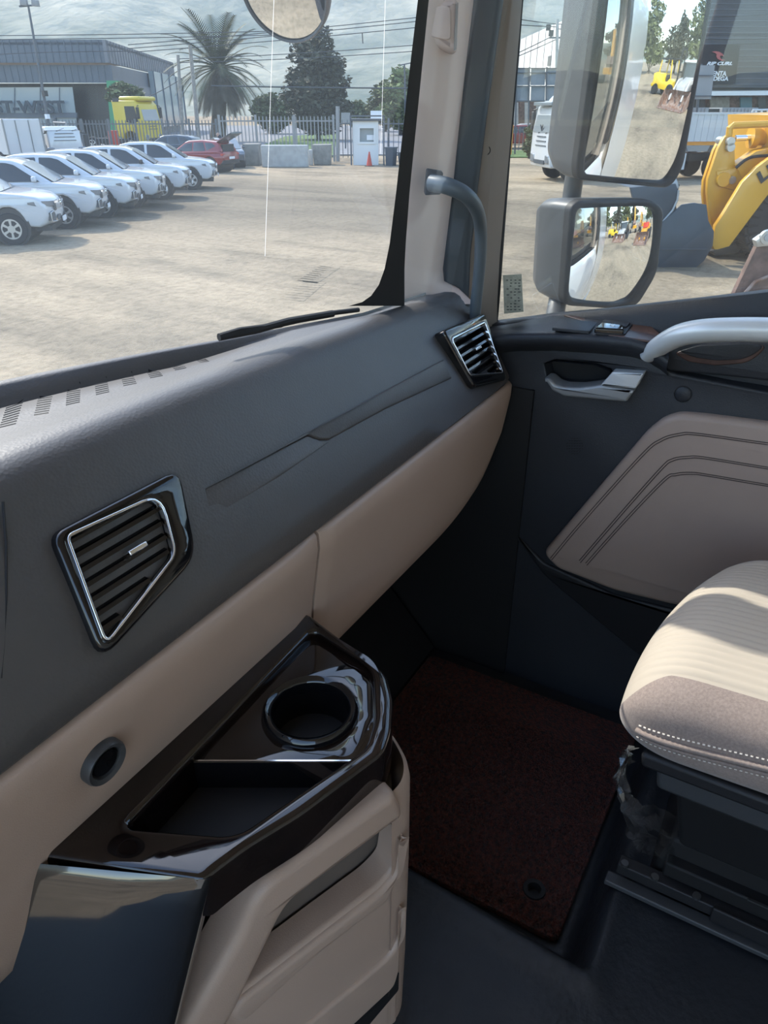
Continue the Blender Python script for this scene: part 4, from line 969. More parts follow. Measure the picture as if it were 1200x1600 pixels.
def make_pickup(style, label):
    t = thing('pickup_truck', (0, 0, 0), label, 'pickup', 'row of parked white pickups')
    hw = .93
    bow = lambda v: Vector((v.x-.24*(v.y/.93)**2*max(0, min(1, (v.x-1.7)/.9)), v.y, v.z))
    def db(v):
        v = bow(v); k = max(0, (v.x-1.9)/.8); q = max(0, (-v.x-2.3)/.4); return Vector((v.x, v.y*(1-.17*k*k-.05*q)*(1-.05*((v.z-.85)/.4)**2), v.z))
    low = [(-2.66, .62), (-2.08, .50)]+arc(-1.60, .42, .47, 170, 10)+[(-1.12, .46), (1.10, .45)]+arc(1.60, .42, .47, 170, 10)+[(2.10, .42), (2.45, .40), (2.64, .50), (2.70, .68), (2.685, .90), (2.62, 1.02), (2.48, 1.10), (2.1, 1.16), (1.45, 1.22), (-1.2, 1.24), (-2.62, 1.22), (-2.70, 1.10)]
    MB().plate(low, YM, -hw, hw, bevel=.06, seg=3, both=True, mids=[-.75, -.6, -.45, -.3, -.15, 0, .15, .3, .45, .6, .75]).deform(db).build('body', 'vehicle_white', t, 45)
    top = [(1.48, 1.18), (.66, 1.70), (.44, 1.775), (-.2, 1.81), (-.8, 1.79), (-1.12, 1.72), (-1.30, 1.18)]
    dg = lambda v: Vector((v.x, v.y*lerp(1, .78, max(0, (v.z-1.18)/.63)), v.z))
    MB().plate(round_poly(top, .06, 3), YM, -.87, .87, bevel=.05, seg=3, both=True).deform(dg).build('cabin', 'vehicle_white', t, 45)
    side_pair('side_window', t, 'vehicle_glass', round_poly([(1.12, 1.24), (.50, 1.66), (.30, 1.71), (-.04, 1.72), (-.06, 1.24)], .03, 3), .87, dg)
    side_pair('side_window', t, 'vehicle_glass', round_poly([(-.16, 1.24), (-.14, 1.72), (-.75, 1.71), (-1.0, 1.63), (-1.10, 1.24)], .03, 3), .87, dg)
    ws_ = [[Vector((lerp(1.47, .70, k/4)+.012, lerp(.80, .66, k/4)*s_, lerp(1.215, 1.69, k/4)+.012+.010*(1-s_*s_))) for s_ in (-1, -.8, -.4, 0, .4, .8, 1)] for k in range(5)]
    MB().grid(ws_).build('windshield', 'windshield_pale', t, 60)
    for y in (.3, -.35): MB().bar((1.50, y, 1.232), (1.36, y+.42, 1.30), .02, .015).build('wiper', 'black_plastic', t)
    for sg in (1, -1):
        MB().box((1.0, sg*.97, 1.31), (.13, .17, .15)).build('wing_mirror', 'vehicle_white' if style != 1 else 'black_plastic', t, bevel=.04)
        rows = [[Vector((x+.012, sg*(y+.012), z)) for z in (z0, (z0+z1)/2, z1)] for x, y, z0, z1 in ((2.22, .905, .955, .985), (2.42, .865, .915, 1.00), (2.60, .815, .885, 1.005), (2.675, .70, .875, .995), (2.69, .52, .875, .985))]
        MB().grid(rows).deform(bow).build('headlight', 'lamp_glass', t, 60)
        rows = [[Vector((x+.015, sg*(y+.015), z)) for z in (z0, z1)] for x, y, z0, z1 in ((2.22, .905, .945, .957), (2.42, .865, .900, .917), (2.60, .815, .868, .888), (2.69, .52, .858, .878))]
        MB().grid(rows).deform(bow).build('headlight_base', 'lamp_dark', t, 60)
        fg = [(-.09, -.12), (.08, -.10), (.09, .08), (-.05, .12), (-.10, .05)]
        MB().plate(fg, lambda a, b, w_: Vector((2.63+w_-.10*abs(a+.0)*(1 if a > 0 else -.4), sg*(.66+a), .64+b)), 0, .08).deform(bow).build('fog_lamp', 'lamp_dark', t)
        MB().tube([Vector((2.72-.10*abs(a)*(1 if a > 0 else -.4), sg*(.66+a), .64+b)) for a, b in ((-.05, .12), (.085, .085), (.08, -.11), (-.09, -.12))], .012, 6).deform(bow).build('fog_trim', 'alloy', t)
        side_pair('door_handle', t, 'vehicle_white', rect(-.02+.0, 1.06, .18, 1.10), .925, db, .03) if sg > 0 else None
        MB().box((.05, sg*.93, .40), (2.2, .10, .05)).build('side_step', 'black_plastic', t)
    gr_ = {0: [(-.53, .76), (.53, .76), (.56, .90), (.5, .98), (-.5, .98), (-.56, .90)], 1: [(-.5, .60), (.5, .60), (.56, .78), (.52, 1.0), (-.52, 1.0), (-.56, .78)], 2: [(-.44, .80), (.44, .80), (.50, .99), (-.50, .99)]}[style]
    GX = lambda a, b, w_: Vector((2.70+w_-.24*(a/.93)**2-.18*max(0, b-.9), a, b))
    MB().plate(gr_, GX, 0, .02, bevel=.006).build('grille', 'lamp_dark', t)
    for z in ((.80, .84, .88) if style != 1 else (.66, .72, .78, .84, .90)): MB().grid([[GX(a, z+d, .026) for a in (-.5, -.25, 0, .25, .5)] for d in (0, .014)]).build('grille_bar', 'alloy' if style == 0 else 'black_plastic', t)
    if style == 0: MB().grid([[GX(a, .925+d, .03) for a in (-.54, -.27, 0, .27, .54)] for d in (0, .05)]).build('chrome_bar', 'chrome', t)
    MB().lathe([(0, .03), (.06, .03), (.075, .015), (.075, 0)], (2.68, 0, .90 if style != 1 else .86), (1, 0, 0), 20, cap=False).build('emblem', 'chrome', t)
    MB().plate([(-.46, .53), (.46, .53), (.40, .66), (-.40, .66)], GX, 0, .018, bevel=.005).build('lower_intake', 'lamp_dark', t)
    MB().plate(rect(-.20, .47, .20, .58), GX, .01, .035).build('number_plate', 'print_white', t)
    MB().box((.3, 0, .36), (4.4, 1.3, .12)).build('underbody', 'black_plastic', t)
    for x in (1.60, -1.60):
        for sg in (1, -1): wheel('wheel', t, x, sg*.80, .385, .385, .26, {0: 6, 1: 7, 2: 5}[style])
        MB().plate(circle(x, .42, .455, 18), YM, -.90, .90).build('wheel_arch', 'black_plastic', t)
    if style == 0: MB().tube([(-1.32, -.7, 1.22), (-1.42, -.68, 1.58), (-1.42, .68, 1.58), (-1.32, .7, 1.22)], .035, 8).build('sports_bar', 'black_plastic', t)
    return t
hp_ = (RT*.98+HD*.19).normalized(); ang_p = math.atan2(hp_.y, hp_.x); rs_ = Vector((hp_.y, -hp_.x, 0))
pk_labels = ['white pickup nearest the windshield, at the left edge of the row', 'white pickup second in the row, its front wheel half hidden', 'white pickup third in the row, chrome bar in its grille', 'white pickup fourth in the row, just before the one with black mirrors', 'white pickup with black mirrors and tall dark grille, fifth in the row', 'white pickup with slim dark grille at the far end of the row']
PS = .90
spots = [(24, 384, 0), (105, 358.5, 0), (164, 341, 0), (209, 326, 0), (255, 312.5, 1), (301, 297, 2)]
protos = {}
for (px, py, stl), lb in zip(spots, pk_labels):
    if stl not in protos: t = make_pickup(stl, lb); protos[stl] = t
    else: t = copy_tree(protos[stl]); t['label'] = lb
    c = at_z(px, py); o = c-hp_*1.60*PS-rs_*.93*PS
    t.location = o; t.rotation_euler.z = ang_p; t.scale = (PS, PS, PS)

def make_suv(name, label, cat, body_m, open_hatch=False, grey_low=True):
    t = thing(name, (0, 0, 0), label, cat); hw = .90
    db = lambda v: Vector((v.x, v.y*(1-.16*max(0, (abs(v.x)-1.6)/.7)**2)*(1-.06*((v.z-.8)/.4)**2), v.z))
    low = [(-2.20, .50), (-1.90, .40)]+arc(-1.38, .40, .42, 172, 8)+[(-.9, .32), (.9, .32)]+arc(1.36, .40, .42, 172, 8)+[(1.9, .34), (2.22, .45), (2.26, .75), (2.1, .92), (1.2, 1.02), (-1.9, 1.12), (-2.18, 1.05), (-2.26, .75)]
    MB().plate(low, YM, -hw, hw, bevel=.08, seg=3, both=True).deform(db).build('body', body_m, t, 45)
    MB().plate([(-2.24, .48), (-1.95, .42), (-1.95, .62), (-2.25, .66)], YM, -.80, .80, bevel=.03, both=True).build('rear_bumper', 'black_plastic', t)
    dg = lambda v: Vector((v.x, v.y*lerp(1, .76, max(0, (v.z-1.0)/.62)), v.z))
    top = [(1.05, 1.0), (.25, 1.50), (0, 1.58), (-.8, 1.62), (-1.7, 1.55), (-1.95, 1.45), (-2.1, 1.06)]
    MB().plate(round_poly(top, .06, 3), YM, -.84, .84, bevel=.06, seg=3, both=True).deform(dg).build('cabin', body_m, t, 45)
    for poly in ([(.75, 1.06), (.22, 1.42), (-.25, 1.50), (-.25, 1.07)], [(-.33, 1.07), (-.33, 1.50), (-.95, 1.51), (-1.12, 1.1)], [(-1.2, 1.12), (-1.05, 1.50), (-1.5, 1.48), (-1.75, 1.34)]): side_pair('side_window', t, 'vehicle_glass', poly, .84, dg)
    MB().grid([[Vector((lerp(1.05, .26, k/3)+.012, s_*lerp(.78, .66, k/3), lerp(1.03, 1.49, k/3)+.012)) for s_ in (-1, -.5, 0, .5, 1)] for k in range(4)]).build('windshield', 'windshield_pale', t, 60)
    for sg in (1, -1):
        MB().box((.62, sg*.98, 1.10), (.12, .18, .12)).build('wing_mirror', body_m, t, bevel=.03)
        MB().box((-2.14, sg*.68, .93), (.14, .30, .10)).build('tail_light', 'cone_red', t, bevel=.02)
        MB().box((2.12, sg*.62, .78), (.22, .30, .10)).build('headlight', 'lamp_glass', t, bevel=.03)
    MB().plate(rect(-.26, .70, .26, .82), lambda a, b, w_: Vector((-2.26-w_, a, b)), 0, .02).build('number_plate', 'print_white', t)
    if open_hatch:
        MB().grid([[Vector((-1.75-.95*k/3, s_*lerp(.62, .55, k/3), 1.58+.42*k/3+.03*(1-s_*s_))) for s_ in (-1, -.5, 0, .5, 1)] for k in range(4)]+[[Vector((-1.75-.95*k/3, s_*lerp(.62, .55, k/3), 1.53+.42*k/3)) for s_ in (-1, -.5, 0, .5, 1)] for k in (3, 2, 1, 0)]).build('tailgate', 'windshield_pale', t)
        MB().plate(rect(-.55, 1.0, .55, 1.42), lambda a, b, w_: Vector((-2.0-w_, a, b)), 0, .09).build('boot_opening', 'dark_recess', t)
    for x in (1.36, -1.38):
        for sg in (1, -1): wheel('wheel', t, x, sg*.78, .35, .35, .22, 5)
        MB().plate(circle(x, .40, .41, 16), YM, -.86, .86).build('wheel_arch', 'black_plastic', t)
    return t
def put(t, p, heading, k=1): t.scale = (k, k, k); t.location = p; t.rotation_euler.z = math.atan2(heading.y, heading.x)
c = at_z(330, 271); hr = (RT*-.93+HD*.38).normalized()
red = make_suv('red_hatchback', 'dark red car with raised tailgate behind the white pickups', 'car', 'suv_red', True)
side_ = Vector((hr.y, -hr.x, 0)); side_ = side_ if side_.dot(HD) < 0 else -side_
put(red, c+hr*1.38*.87-side_*.85*.87, hr, .87)
blue = make_suv('estate_car', 'blue-grey car with its door open behind the red car', 'car', 'suv_blue'); put(blue, at_d(266, 240, 47)*1.0+Vector((0, 0, -at_d(266, 240, 47).z)), (RT*-.98+HD*.2).normalized(), .87)
MB().box((0, 0, 0), (1.0, .04, .55)).deform(lambda v: v+Vector((.6, 1.35, 1.25))).build('open_door', 'suv_blue', blue)
grey = make_suv('small_car', 'dark car with its bonnet facing a crouching person', 'car', 'suv_blue'); pg_ = at_d(355, 250, 43); put(grey, Vector((pg_.x, pg_.y, 0)), (HD*-.9-RT*-.3).normalized(), .85)

# person stooping at the open boot
pp = at_d(362, 250, 40.6); pp.z = 0; pr_ = thing('person', pp, 'person in dark clothes bending over beside the parked cars', 'person')
def skin_fig(name, par, verts, edges, radii, m, root=0):
    me = bpy.data.meshes.new(name); me.from_pydata([Vector(v) for v in verts], edges, []); me.materials.append(MATS[m])
    o = bpy.data.objects.new(name, me); COL.objects.link(o); o.parent = par
    s_ = o.modifiers.new('skin', 'SKIN'); s_.use_smooth_shade = True
    for i, r_ in enumerate(radii): me.skin_vertices[0].data[i].radius = (r_, r_)
    me.skin_vertices[0].data[root].use_root = True
    o.modifiers.new('sub', 'SUBSURF').levels = 1; return o
skin_fig('body', pr_, [(0, 0, .92), (.12, .02, 1.12), (.30, .02, 1.32), (.40, 0, 1.40), (.10, .10, .50), (.06, .12, .06), (.18, .12, .03), (-.05, -.10, .50), (-.06, -.12, .06), (.06, -.12, .03), (.34, .20, 1.30), (.42, .24, 1.05), (.55, .18, .90), (.34, -.20, 1.30), (.42, -.24, 1.05), (.55, -.18, .90), (.52, 0, 1.50), (.56, 0, 1.58)],
         [(0, 1), (1, 2), (2, 3), (0, 4), (4, 5), (5, 6), (0, 7), (7, 8), (8, 9), (2, 10), (10, 11), (11, 12), (2, 13), (13, 14), (14, 15), (3, 16), (16, 17)], [.15, .15, .17, .06, .08, .05, .04, .08, .05, .04, .07, .05, .04, .07, .05, .04, .10, .09], 'cloth_dark')
MB().lathe([(.0, -.11), (.06, -.09), (.09, -.02), (.085, .06), (.05, .11), (0, .12)], pp+Vector((.55, 0, 1.55)), (.3, 0, 1), 14, cap=False).build('head', 'skin', pr_)
pr_.rotation_euler.z = math.atan2(-RT.y, -RT.x)
# ------------------------------------------------------------------ left: warehouse, fence, lorries
def wall_between(pa, pb, z0, z1, name, m, par, th=.3, holes=None):
    u = (Vector((pb.x, pb.y, 0))-Vector((pa.x, pa.y, 0))); L_ = u.length; f = frame((pa.x, pa.y, 0), u, ZV)
    return MB().plate(rect(0, z0, L_, z1), f, -th, 0).build(name, m, par), f, L_
def ribs(f, L_, z0, z1, pitch, name, m, par, w_=.05, d=.06):
    m_ = MB(); k = int(L_/pitch)
    for i in range(k): a = (i+.5)*pitch; m_.plate(rect(a, z0, a+w_, z1), f, 0, d)
    return tag(m_.build(name, m, par, None), kind='stuff')
DW = 78
wh = eth('warehouse', 80, 230, DW, 'slate clad warehouse with dark lettering over its windows, left of the palm', 'building')
z_at = lambda y, D: at_d(600, y, D).z
pL, pC = at_d(-160, 150, DW), at_d(178, 150, DW)
zt = at_d(178, 62, DW).z; zm = at_d(178, 98, DW).z; ze = at_d(178, 129, DW).z
uu = at_d(277, 150, DW*(170-62)/(170-97)); pS = Vector((uu.x, uu.y, 0))
_, f1, l1 = wall_between(pL, pC, zm, zt, 'upper_fascia', 'cladding_slate', wh); ribs(f1, l1, zm, zt, .62, 'fascia_ribs', 'cladding_slate', wh)
_, f2, l2 = wall_between(pL-HD*-.5, pC-HD*-.5, ze, zm-.15, 'lower_fascia', 'cladding_slate', wh); ribs(f2, l2, ze, zm-.15, .62, 'fascia_ribs', 'cladding_slate', wh)
_, f3, l3 = wall_between(pC, pS, zm, zt, 'side_fascia', 'cladding_slate_side', wh); ribs(f3, l3, zm, zt, 1.2, 'fascia_ribs', 'cladding_slate_side', wh)
wall_between(pC+HD*.5, pS, ze, zm-.15, 'side_band', 'cladding_slate', wh)
wall_between(pC+HD*2, pS+HD*2, 0, ze, 'side_wall', 'cladding_slate_side', wh)
wall_between(pL+HD*3, pC+HD*3, 0, ze, 'back_wall', 'dark_recess', wh)
MB().plate([tuple(at_d(-160, 150, DW)[:2]), tuple(pC[:2]), tuple(pS[:2]), (pS.x-60, pS.y+90)], lambda a, b, w_: (a, b, zt-.4+w_), 0, .2).build('roof', 'roof_dark', wh)
epl(DW+1, [(-60, 137), (113, 136), (118, 176), (-60, 177)], .1, 'window_band', 'shop_glass', wh)
for x in (22, 62, 92): epl(DW+.9, [(x, 137), (x+1, 137), (x+1, 177), (x, 177)], .05, 'mullion', 'cladding_slate', wh)
epl(DW+1, [(-60, 184), (119, 183), (121, 206), (-60, 206)], .1, 'lower_window', 'shop_glass', wh)
epl(DW+.8, [(82, 184), (87, 184), (88, 206), (83, 206)], .2, 'mullion', 'cladding_slate', wh)
epl(DW+.8, [(-60, 177), (120, 176), (120, 184), (-60, 184)], .3, 'window_rail', 'cladding_slate', wh)
epl(DW+.2, [(166, 126), (184, 126), (190, 230), (176, 232)], .8, 'green_column', 'green_paint', wh)
f = EF(DW+.6); a = f.px(-6, 176); b = f.px(100, 157); hgt = (b[1]-a[1])
tm = text_mb('ST-WEST', lambda u, v, w_: f(a[0]+u, a[1]+v, .15+w_), hgt*1.38, .12, .02); kx = (b[0]-a[0])/max(tm.width, .01)
tm = text_mb('ST-WEST', lambda u, v, w_: f(a[0]+u*kx, a[1]+v, .15+w_), hgt*1.38, .12, .05); tm.build('sign_lettering', 'letter_navy', wh, None)
fS = frame((pC.x+HD.x*1.9, pC.y+HD.y*1.9, 0), Vector((pS.x-pC.x, pS.y-pC.y, 0)), ZV); MB().plate(rect(l3*.42, .8, l3*.98, ze+1.6), fS, 0, .5).build('glazed_corner', 'shop_glass', wh)
for k in range(5): MB().plate(rect(l3*(.42+.14*k), .8, l3*(.42+.14*k)+.15, ze+1.6), fS, .5, .6).build('mullion', 'cladding_slate', wh)

# fence and sliding gate
DFN = 50
def fence(name, x0, x1, ytop, D, m, label, cat, posts, pitch=.21, h0=.15, rail=(.25, .5, .95), pw=.055):
    f = EF(D); ua, ub = f.px(x0, 200)[0], f.px(x1, 200)[0]; top = at_d((x0+x1)/2, ytop, D).z
    o = f((ua+ub)/2, 0); t = thing(name, (o.x, o.y, 0), label, cat)
    m_ = MB(); k = int((ub-ua)/pitch)
    for i in range(k+1):
        u = ua+i*pitch; m_.plate([(u-pw/2, h0), (u+pw/2, h0), (u+pw/2, top), (u, top+.07), (u-pw/2, top)], f, -.02, .02)
    tag(m_.build('picket', m, t, None), kind='stuff')
    for rz in (.12, .9): MB().plate(rect(ua, top*rz, ub, top*rz+.07), f, -.06, -.02).build('rail', m, t)
    for px in posts:
        u = f.px(px, 200)[0]; MB().plate(rect(u-.06, 0, u+.06, top+.12), f, -.10, .03).build('post', m, t)
    return t, f, top
fence('palisade_fence', -40, 342, 189, DFN+2, 'fence_grey', 'dark steel picket fence behind the parked pickups', 'fence', range(-40, 345, 42))
fence('sliding_gate', 343, 523, 183, DFN-3, 'fence_light', 'pale steel picket gate beside the concrete blocks', 'gate', (343, 400, 460, 521))
fence('bar_fence', 527, 665, 188, DFN-2, 'fence_grey', 'thin grey bar fence around the white guard booth', 'fence', (527, 560, 607, 640), pitch=.30, pw=.04)
gp = MB().bar(at_d(528, 252, DFN-3), at_d(527.5, 166, DFN-3), .16, .16).build('gate_post', 'fence_light'); tag(gp, 'tall pale gate post right of the sliding gate', 'post')
# verge and road beyond the gate
def patch(pts, z, name, m, lab):
    o = MB().plate(ccw([tuple(at_z(x, y)[:2]) for x, y in pts]), lambda a, b, w_: (a, b, w_), -.05, z).build(name, m); return tag(o, lab, kind='structure')
patch([(420, 246), (400, 232), (445, 214), (530, 208), (525, 226), (520, 246)], .06, 'verge_grass', 'grass', 'strip of green grass beyond the gate')
patch([(780, 247), (900, 246), (900, 236), (780, 236)], .06, 'verge_grass', 'grass', 'strip of green grass right of the pillar')
st__ = MB().plate([(-32, 53), (6, 53), (12, 150), (-40, 150)], lambda a, b, w_: RT*a+HD*b+ZV*w_, -.05, .03).build('street', 'asphalt'); tag(st__, 'grey street beyond the fence and guard booth', kind='structure')
# concrete blocks
def block(x0, y0, x1, y1, D, depth, name, m, label, cat='block', taper=0):
    f = EF(D); a = f.px(x0, y0); b = f.px(x1, y1); h = a[1]; c = f((a[0]+b[0])/2, 0)
    t = MB().loft([[f(lerp(a[0], b[0], u)+(taper*(u*2-1) if k else 0), v, w_) for u, w_ in ((0, 0), (1, 0), (1, -depth), (0, -depth))] for k, v in ((0, 0), (1, h))]).build(name, m, None, bevel=.04)
    return tag(t, label, cat)
block(378, 225, 405, 250, 43.5, 1.2, 'concrete_block', 'concrete_dark', 'brown weathered concrete block left of the long barrier')
block(407, 227, 481, 254, 42.2, .6, 'concrete_barrier', 'concrete', 'long pale concrete barrier in front of the gate', 'barrier')
block(481.5, 234, 488, 250, 43.5, .5, 'concrete_footing', 'concrete', 'small concrete footing between barrier and planter')
block(489, 226, 516, 248, 44, 1.0, 'concrete_planter', 'concrete_dark', 'square brown concrete planter beside the barrier', 'planter', .06)
# guard booth
bo = eth('guard_booth', 575, 245, 44, 'small white guard booth with framed window behind the yard', 'booth')
f = EF(44); u0, u1, zt_ = f.px(551, 200)[0], f.px(591, 200)[0], at_d(570, 189, 44).z
win = ccw(f.pxs([(561, 199), (585, 199), (585, 223), (561, 223)]))
MB().plate(rect(u0, 0, u1, zt_), f, -1.4, 0, holes=[win]).build('cabin_wall', 'white_wall', bo)
MB().plate(offset_poly(win, -.06), f, 0, .05, holes=[offset_poly(win, .04)]).build('window_frame', 'white_wall', bo)
MB().plate(win, f, -.2, -.15).build('window_pane', 'shop_glass', bo)
MB().plate(ccw(f.pxs([(573, 211), (584, 211), (584, 219), (573, 219)])), f, -.13, -.1).build('window_notice', 'print_white', bo)
MB().plate(rect(u0-.12, zt_, u1+.35, zt_+.10), f, -1.5, .15).build('roof', 'roof_dark', bo)
for u in (u0-.1, u1+.3): MB().plate(rect(u-.04, 0, u+.04, zt_+.25), f, .05, .13).build('canopy_post', 'steel_pole', bo)
MB().plate(rect(u0-.14, zt_+.2, u1+.34, zt_+.27), f, .05, .13).build('canopy_bar', 'steel_pole', bo)
sb_ = epl(46.5, [(579, 173), (597, 173), (597, 185), (579, 185)], .1, 'white_notice', 'print_white'); tag(sb_, 'white sign board above the guard booth', 'sign')
MB().bar(at_d(588, 185, 46.6), at_d(588, 246, 46.6), .08, .08).build('sign_post', 'steel_pole', sb_)
sb_ = epl(56, [(533, 176), (547, 176), (547, 192), (533, 192)], .1, 'street_sign', 'fence_light'); tag(sb_, 'pale grey sign board left of the guard booth', 'sign')
MB().bar(at_d(540, 192, 56.1), at_d(540, 232, 56.1), .08, .08).build('sign_post', 'steel_pole', sb_)
def cone(px, py, D, lab):
    p = at_d(px, py, D); p.z = 0; t = thing('traffic_cone', p, lab, 'cone')
    MB().lathe([(.16, .03), (.03, .70), (0, .71)], p, ZV, 14, cap=False).build('cone_body', 'cone_red', t); MB().box(p+ZV*.015, (.36, .36, .03)).build('cone_base', 'black_plastic', t)
cone(577, 244, 43, 'red traffic cone in front of the guard booth')
for px, w_, m, lab in ((611, .5, 'steel_pole', 'grey wheeled bin right of the guard booth'), (635, .7, 'fence_grey', 'low grey box beside the wheeled bin')):
    p = at_d(px, 246, 43.5); p.z = 0; h = .85 if px == 611 else .6; t = thing('waste_bin', p, lab, 'bin')
    MB().loft([[p+Vector((a*k, b*k, z)) for a, b in ((-w_/2, -w_/2), (w_/2, -w_/2), (w_/2, w_/2), (-w_/2, w_/2))] for z, k in ((0, .8), (h, 1))]).build('bin_body', m, t); MB().box(p+ZV*(h+.03), (w_*1.08, w_*1.08, .06)).build('lid', m, t)
for px, lab in ((137, 'traffic cone standing behind the fence near the crew cab'),): cone(px, 225, 56, lab)
p = at_d(179, 220, 54); p.z = 0; t = MB().lathe([(0, 0), (.32, 0), (.32, 1.4), (.30, 1.45), (0, 1.45)], p, ZV, 16, cap=False).build('red_drum', 'cone_red'); tag(t, 'red drum behind the fence left of the yellow truck', 'drum')

# ------------------------------------------------------------------ lorries
def lorry_cab(par, m, x0=0, hw=1.22, z0=.55, z1=2.9, depth=1.9, fairing=True):
    """forward +x, nose at x0"""
    prof = [(x0-depth, z0+.35), (x0-depth, z1), (x0-.45, z1), (x0-.18, z1-.25), (x0-.02, z0+1.25), (x0, z0+.2), (x0-.05, z0-.1), (x0-.55, z0-.1)]+arc(x0-1.1, z0+.02, .58, 10, 170)[0:10]
    MB().plate(round_poly(prof, .05, 2), YM, -hw, hw, bevel=.10, seg=3, both=True).build('cab', m, par, 45)
    MB().grid([[Vector((lerp(x0-.01, x0-.20, k/4)+.02, s_*lerp(1.05, .98, k/4), lerp(z0+1.22, z1-.30, k/4))) for s_ in (-1, -.6, 0, .6, 1)] for k in range(5)]).build('windshield', 'windshield_pale', par, 60)
    for sg in (1, -1):
        MB().plate([(x0-.35, z0+1.2), (x0-.5, z1-.35), (x0-1.25, z1-.35), (x0-1.25, z0+1.15), (x0-.7, z0+1.05)], lambda a, b, w_: Vector((a, sg*(hw+w_), b)), -.02, .012).build('side_window', 'vehicle_glass', par)
        MB().box((x0-.12, sg*(hw+.28), z1-.75), (.12, .26, .70)).build('mirror', 'black_plastic' if m != 'vehicle_white' else 'black_plastic', par, bevel=.03)
        MB().tube([(x0-.2, sg*hw, z1-.3), (x0-.12, sg*(hw+.28), z1-.35)], .03, 6).build('mirror_arm', 'black_plastic', par)
        MB().box((x0-.04, sg*.86, z0+.22), (.14, .46, .34)).build('headlight', 'lamp_glass', par, bevel=.05)
    if fairing:
        MB().loft([[Vector((x0-.75+a, s_*b, z)) for a, b, s_ in ((k, w_, -1), (k, w_, 1), (-1.15, w_, 1), (-1.15, w_, -1))] for z, k, w_ in ((z1-.05, .25, 1.1), (z1+.35, -.15, 1.08), (z1+.75, -.6, 1.0), (z1+.85, -.85, .9))]).build('roof_fairing', m, par, bevel=.12)
        MB().box((x0-.08, 0, z1-.12), (.34, 2.1, .14)).build('sun_visor', 'windshield_pale', par, bevel=.03)
    for i in range(3): MB().box((x0+.005, 0, z0+.72+.17*i), (.03, 1.2-.1*i, .035)).build('grille_slot', 'lamp_dark', par)
    MB().box((x0+.0, 0, z0+.10), (.06, 1.15, .16)).build('lower_intake', 'lamp_dark', par)
    for sg in (-.4, .45): MB().bar((x0-.0, sg, z0+1.18), (x0-.04, sg+.45, z0+1.32), .03, .02).build('wiper', 'black_plastic', par)
# yellow tractor unit behind the fence
yt = thing('yellow_truck', (0, 0, 0), 'yellow truck cab standing behind the fence by the green column', 'truck')
lorry_cab(yt, 'truck_yellow', 0, 1.22, .75, 3.2, 2.2, False)
MB().box((-.9, 0, 3.3), (1.6, 2.2, .28)).build('roof_cap', 'truck_yellow', yt, bevel=.12)
MB().plate([(-1.6, 3.12), (-1.55, 3.34), (-2.05, 3.34), (-2.1, 3.12)], lambda a, b, w_: Vector((a, -1.23-w_, b)), 0, .02).build('roof_vent', 'dark_recess', yt)
MB().box((-2.5, 0, .7), (5.2, .9, .35)).build('chassis', 'black_plastic', yt)
for x in (-1.1, -4.2):
    for sg in (1, -1): wheel('wheel', yt, x, sg*1.05, .5, .5, .32, 6)
put(yt, at_d(243, 228, 57)*1+Vector((0, 0, -at_d(243, 228, 57).z)), (RT*.97-HD*.25).normalized())
sh = None
# white box lorry and crew cab at the left edge
bx = thing('box_lorry', (0, 0, 0), 'white box lorry behind the pickups at the left edge', 'truck'); put(bx, at_d(-40, 240, 44)*1+Vector((0, 0, -at_d(-40, 240, 44).z)), (RT*-.9+HD*-.43).normalized())
f = EF(0); 
def local(t): 
    M_ = t.matrix_world
MB().box((-2.6, 0, 1.95), (5.2, 2.3, 2.3)).build('cargo_box', 'vehicle_white', bx, bevel=.03) if False else None
bx.location = (0, 0, 0); bx.rotation_euler.z = 0
MB().box((0, 0, 1.45), (5.0, 2.0, 1.6)).build('cargo_box', 'vehicle_white', bx, bevel=.03)
for sx in (-2.5, 2.5):
    for sy in (-1.1, 1.1): MB().box((sx, sy*.91, 1.45), (.07, .07, 1.6)).build('corner_rail', 'fence_light', bx)
for y in (-.35, .35): MB().bar((2.53, y, .7), (2.53, y, 2.2), .03, .03).build('door_bar', 'fence_light', bx)
MB().box((0, 0, .55), (5, .9, .25)).build('chassis', 'black_plastic', bx)
for x in (-1.7, 1.6):
    for sg in (1, -1): wheel('wheel', bx, x, sg*.9, .4, .4, .28, 6)
pb_ = at_d(5, 240, 43); put(bx, Vector((pb_.x, pb_.y, 0)), (RT*.80+HD*-.6).normalized())
cc_ = thing('crew_truck', (0, 0, 0), 'white crew cab truck parked behind the pickups, left of the cone', 'truck')
lorry_cab(cc_, 'vehicle_white', 0, .9, .45, 1.85, 2.0, False)
MB().box((-3.2, 0, .8), (3.0, 2.0, .12)).build('load_bed', 'black_plastic', cc_)
for y in (-.8, .8): MB().tube([(-2.1, y, .85), (-2.1, y, 2.0), (-4.6, y, 2.0), (-4.6, y, .85)], .05, 6).build('rack_rail', 'fence_light', cc_)
for x in (-1.0, -3.6):
    for sg in (1, -1): wheel('wheel', cc_, x, sg*.85, .38, .38, .26, 6)
pb_ = at_d(106, 240, 45); put(cc_, Vector((pb_.x, pb_.y, 0)), (RT*.6+HD*-.8).normalized())

